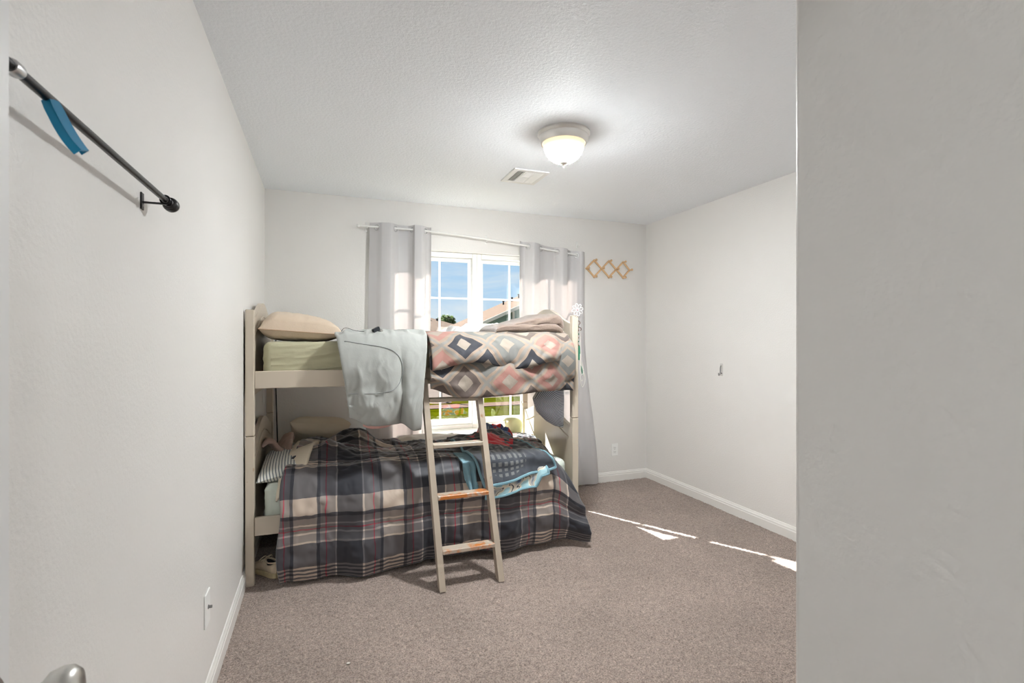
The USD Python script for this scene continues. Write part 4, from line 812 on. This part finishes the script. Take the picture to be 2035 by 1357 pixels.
# ------------------------------------------------------------------ small things
# sneaker under the bed
sole_m, upper_m, lining_m, lace_m = mat('sole_rubber', lin(206, 190, 152), .6, var=[(30, .12)]), mat('sneaker_upper', lin(222, 204, 178), .75, var=[(25, .1)]), mat('sneaker_lining', lin(34, 34, 38), .9), mat('shoe_lace', lin(232, 218, 194), .8)
def shoe_half(x):   # half width along the length, heel 0 to toe 1
    return np.interp(x, [0, .03, .10, .25, .45, .65, .82, .93, 1], [.012, .026, .034, .036, .036, .044, .043, .030, .006])
def loft(sec):
    """Closed loft of the rings sec (n, m, 3)."""
    n, m = sec.shape[:2]; V = sec.reshape(-1, 3); i_, j_ = [k_.ravel() for k_ in np.meshgrid(np.arange(n - 1), np.arange(m), indexing='ij')]; q = lambda a_, b_: a_ * m + b_ % m
    f = np.vstack([np.c_[q(i_, j_), q(i_ + 1, j_), q(i_ + 1, j_ + 1)], np.c_[q(i_, j_), q(i_ + 1, j_ + 1), q(i_, j_ + 1)]])
    V = np.vstack([V, sec[0].mean(0), sec[-1].mean(0)]); k_ = len(V)
    f = np.vstack([f, [[k_ - 2, (j + 1) % m, j] for j in range(m)], [[k_ - 1, (n - 1) * m + j, (n - 1) * m + (j + 1) % m] for j in range(m)]])
    me = trimesh.Trimesh(V, f, process=False)
    if me.volume < 0: me.invert()
    return me
xs = np.linspace(0, 1, 40); SL = .215; ang = np.linspace(0, 2 * np.pi, 28, endpoint=False)
def ring(x, w, zl, zh, p=.6): return np.stack([np.full(28, x * SL), w * np.sign(np.cos(ang)) * np.abs(np.cos(ang)) ** p, (zl + zh) / 2 + (zh - zl) / 2 * np.sign(np.sin(ang)) * np.abs(np.sin(ang)) ** p], -1)
sole = loft(np.array([ring(x, shoe_half(x) + .004, .0 + .012 * max(0, x - .8) * 5, .034 - .006 * x + .010 * max(0, x - .85) * 5, .3) for x in xs]))
htop = lambda x: np.interp(x, [0, .05, .15, .3, .42, .55, .7, .85, .95, 1], [.075, .092, .088, .082, .098, .088, .072, .064, .052, .036])
upper = loft(np.array([ring(x, shoe_half(x) * .98, .02, htop(x), .75) for x in xs]))
open_ = loft(np.array([ring(x, w, .055, h, .9) for x, w, h in zip(np.linspace(.07, .44, 12), [.006, .019, .024, .026, .027, .027, .027, .026, .024, .021, .016, .006], [.094, .096, .096, .094, .092, .091, .092, .094, .097, .099, .1, .1])]))
tongue = loft(np.array([ring(x, .020 - .006 * abs(x - .45) * 4, h - .008, h, .6) for x, h in zip(np.linspace(.38, .62, 10), [.124, .122, .117, .112, .107, .102, .097, .093, .089, .085])]))
collar = tube(np.array([(SL * (.255 + .19 * math.cos(q)), .029 * math.sin(q), .092 + .010 * max(0, math.cos(q)) + .004 * max(0, -math.cos(q))) for q in np.linspace(0, 2 * np.pi, 32)]), .0055, 8, False)
laces = [tube(spline([(SL * x, -.028, htop(x) - .022), (SL * x, -.012, htop(x) + .006), (SL * x, .012, htop(x) + .006), (SL * x, .028, htop(x) - .022)], 12), .0035, 6) for x in (.47, .53, .59, .65)]
bow = tube(spline([(SL * .5, 0, .104), (SL * .47, .03, .118), (SL * .52, .046, .098), (SL * .5, .0, .104), (SL * .46, -.03, .116), (SL * .52, -.048, .094), (SL * .5, 0, .104)], 40), .003, 6)
def sw(m_):
    m_ = m_.copy(); m_.vertices = np.array(m_.vertices) * [1, .84, .86]; return turn(m_, rz=129, at=(-.232, 3.098, -.002))
t = Thing('sneaker', 'worn beige sneaker with dark lining under the lower bunk', 'shoe')
t.part('sole', sw(sole), sole_m, smooth=60); u_ = t.part('upper', sw(upper), upper_m, smooth=True)
t.part('lining', sw(open_), lining_m, smooth=True); t.part('tongue', sw(tongue), upper_m, smooth=True); t.part('collar', sw(collar), upper_m, smooth=True)
for L_ in laces: t.part('lace', sw(L_), lace_m, smooth=True)
t.part('lace', sw(bow), lace_m, smooth=True); t.done()

# flower on the post, ornament strings beside it
fl_m = mat('white_enamel', lin(250, 248, 250), .35)
t = Thing('flower_decoration', 'white wire flower on top of the front right bed post', 'decoration'); fc = np.array([1.962, -.028, 1.527])
for k in range(8):
    q = k * np.pi / 4 + .2; ax, pe = np.array([math.cos(q), 0, math.sin(q)]), np.array([-math.sin(q), 0, math.cos(q)]); s_ = np.linspace(0, 2 * np.pi, 20)
    t.part('petal', bed(tube(fc + np.outer(.025 - .017 * np.cos(s_), ax) + np.outer(.0095 * np.sin(s_), pe), .0022, 6, False)), fl_m)
t.part('centre', bed(turn(trimesh.creation.icosphere(2, .006), at=tuple(fc))), mat('pink_bead', lin(236, 170, 176), .4))
t.part('stem', bed(tube([fc, fc + [0, .006, -.03], (1.955, -.023, 1.478)], .002, 6)), fl_m); t.done()
orn = lambda pts, r, n=30: bed(tube(spline(pts, n), r, 6))
brass_m, cord_m, green_m = mat('dark_hook', lin(120, 92, 70), .4, metallic=.5), mat('white_cord', lin(224, 220, 212), .8), mat('green_tassel', lin(40, 118, 88), .8)
t = Thing('hanging_ornament', 'beaded string with green tassel hanging outside the right bed post', 'decoration')
t.part('hook', orn([(1.970, -.004, 1.448), (1.986, -.004, 1.452), (1.992, -.004, 1.438), (1.984, -.004, 1.430)], .0022), brass_m)
t.part('string', orn([(1.986, -.004, 1.432), (1.978, -.004, 1.36), (1.982, -.004, 1.28)], .0012), brass_m)
for k in range(6): t.part('bead', bed(turn(trimesh.creation.icosphere(2, .0052), at=(1.979 + .001 * (k % 3), -.004, 1.415 - .025 * k))), mat('bead_red', lin(140, 90, 76), .4) if k % 2 else green_m)
t.part('tassel', bed(lathe([(0, 0), (.005, -.002), (.008, -.02), (.011, -.07), (.009, -.10), (0, -.10)], (1.984, -.004, 1.29), 'z', 14)), green_m); t.done()
t = Thing('hanging_ornament', 'white looped cord with feathers hanging below the green tassel', 'decoration')
t.part('hook', orn([(1.970, -.012, 1.402), (1.99, -.012, 1.408), (1.998, -.012, 1.398), (1.988, -.012, 1.39)], .0022), brass_m)
t.part('cord', orn([(1.988, -.012, 1.392), (1.992, -.013, 1.30), (1.996, -.014, 1.21)], .0012), cord_m)
for k, (w_, h_) in enumerate(((.018, .16), (.026, .20), (.012, .12))):
    t.part('loop', orn([(1.996, -.014, 1.21), (1.996 + w_ * .4, -.014 - .004 * k, 1.21 - h_ * .4), (1.998 + w_, -.014 - .004 * k, 1.21 - h_ * .8), (1.990 + w_ * .6, -.014 - .004 * k, 1.21 - h_), (1.988, -.014 - .004 * k, 1.21 - h_ * .7), (1.99, -.014, 1.21)], .0016, 40), cord_m)
t.part('feather', bed(turn(trimesh.creation.icosphere(2, 1.0).apply_scale([.006, .003, .035]), ry=-12, at=(2.0, -.016, 1.12))), mat('feather_green', lin(96, 130, 112), .8)); t.done()

cable_m = mat('black_cable', lin(48, 48, 50), .5)
solo('cable', tube(spline([(-.318, 4.10, 1.42), (-.321, 4.104, 1.0), (-.314, 4.103, .72), (-.310, 4.103, .5), (-.318, 4.104, .2), (-.312, 4.09, .012)], 50), .0042, 8), cable_m, 'black cable running down the window wall behind the headboard', 'cable')
t = Thing('charger', 'small black charger with cable loop on the grey blanket top', 'charger')
t.part('block', bed(turn(box(-.022, .022, -.012, .012, -.012, .012, .003), rz=25, ry=-25, at=(.66, -.01, 1.385))), mat('charger_black', lin(30, 34, 40), .35))
t.part('plug', bed(turn(box(-.008, .008, -.006, .006, -.004, .010, .001), rz=25, ry=-25, at=(.69, -.018, 1.378))), nickel_m)
t.part('cord', bed(tube(spline([(.66, .0, 1.378), (.60, .04, 1.376), (.53, .03, 1.385), (.49, .02, 1.395), (.47, .03, 1.375)], 40), .0014, 6)), cable_m); t.done()
# litter and a scuff
solo('lint', turn(trimesh.creation.icosphere(2, 1.0).apply_scale([.008, .006, .003]), at=(.10, 2.17, .003)), mat('lint_white', lin(214, 208, 200), .8), 'tiny white speck of litter on the carpet', 'litter')
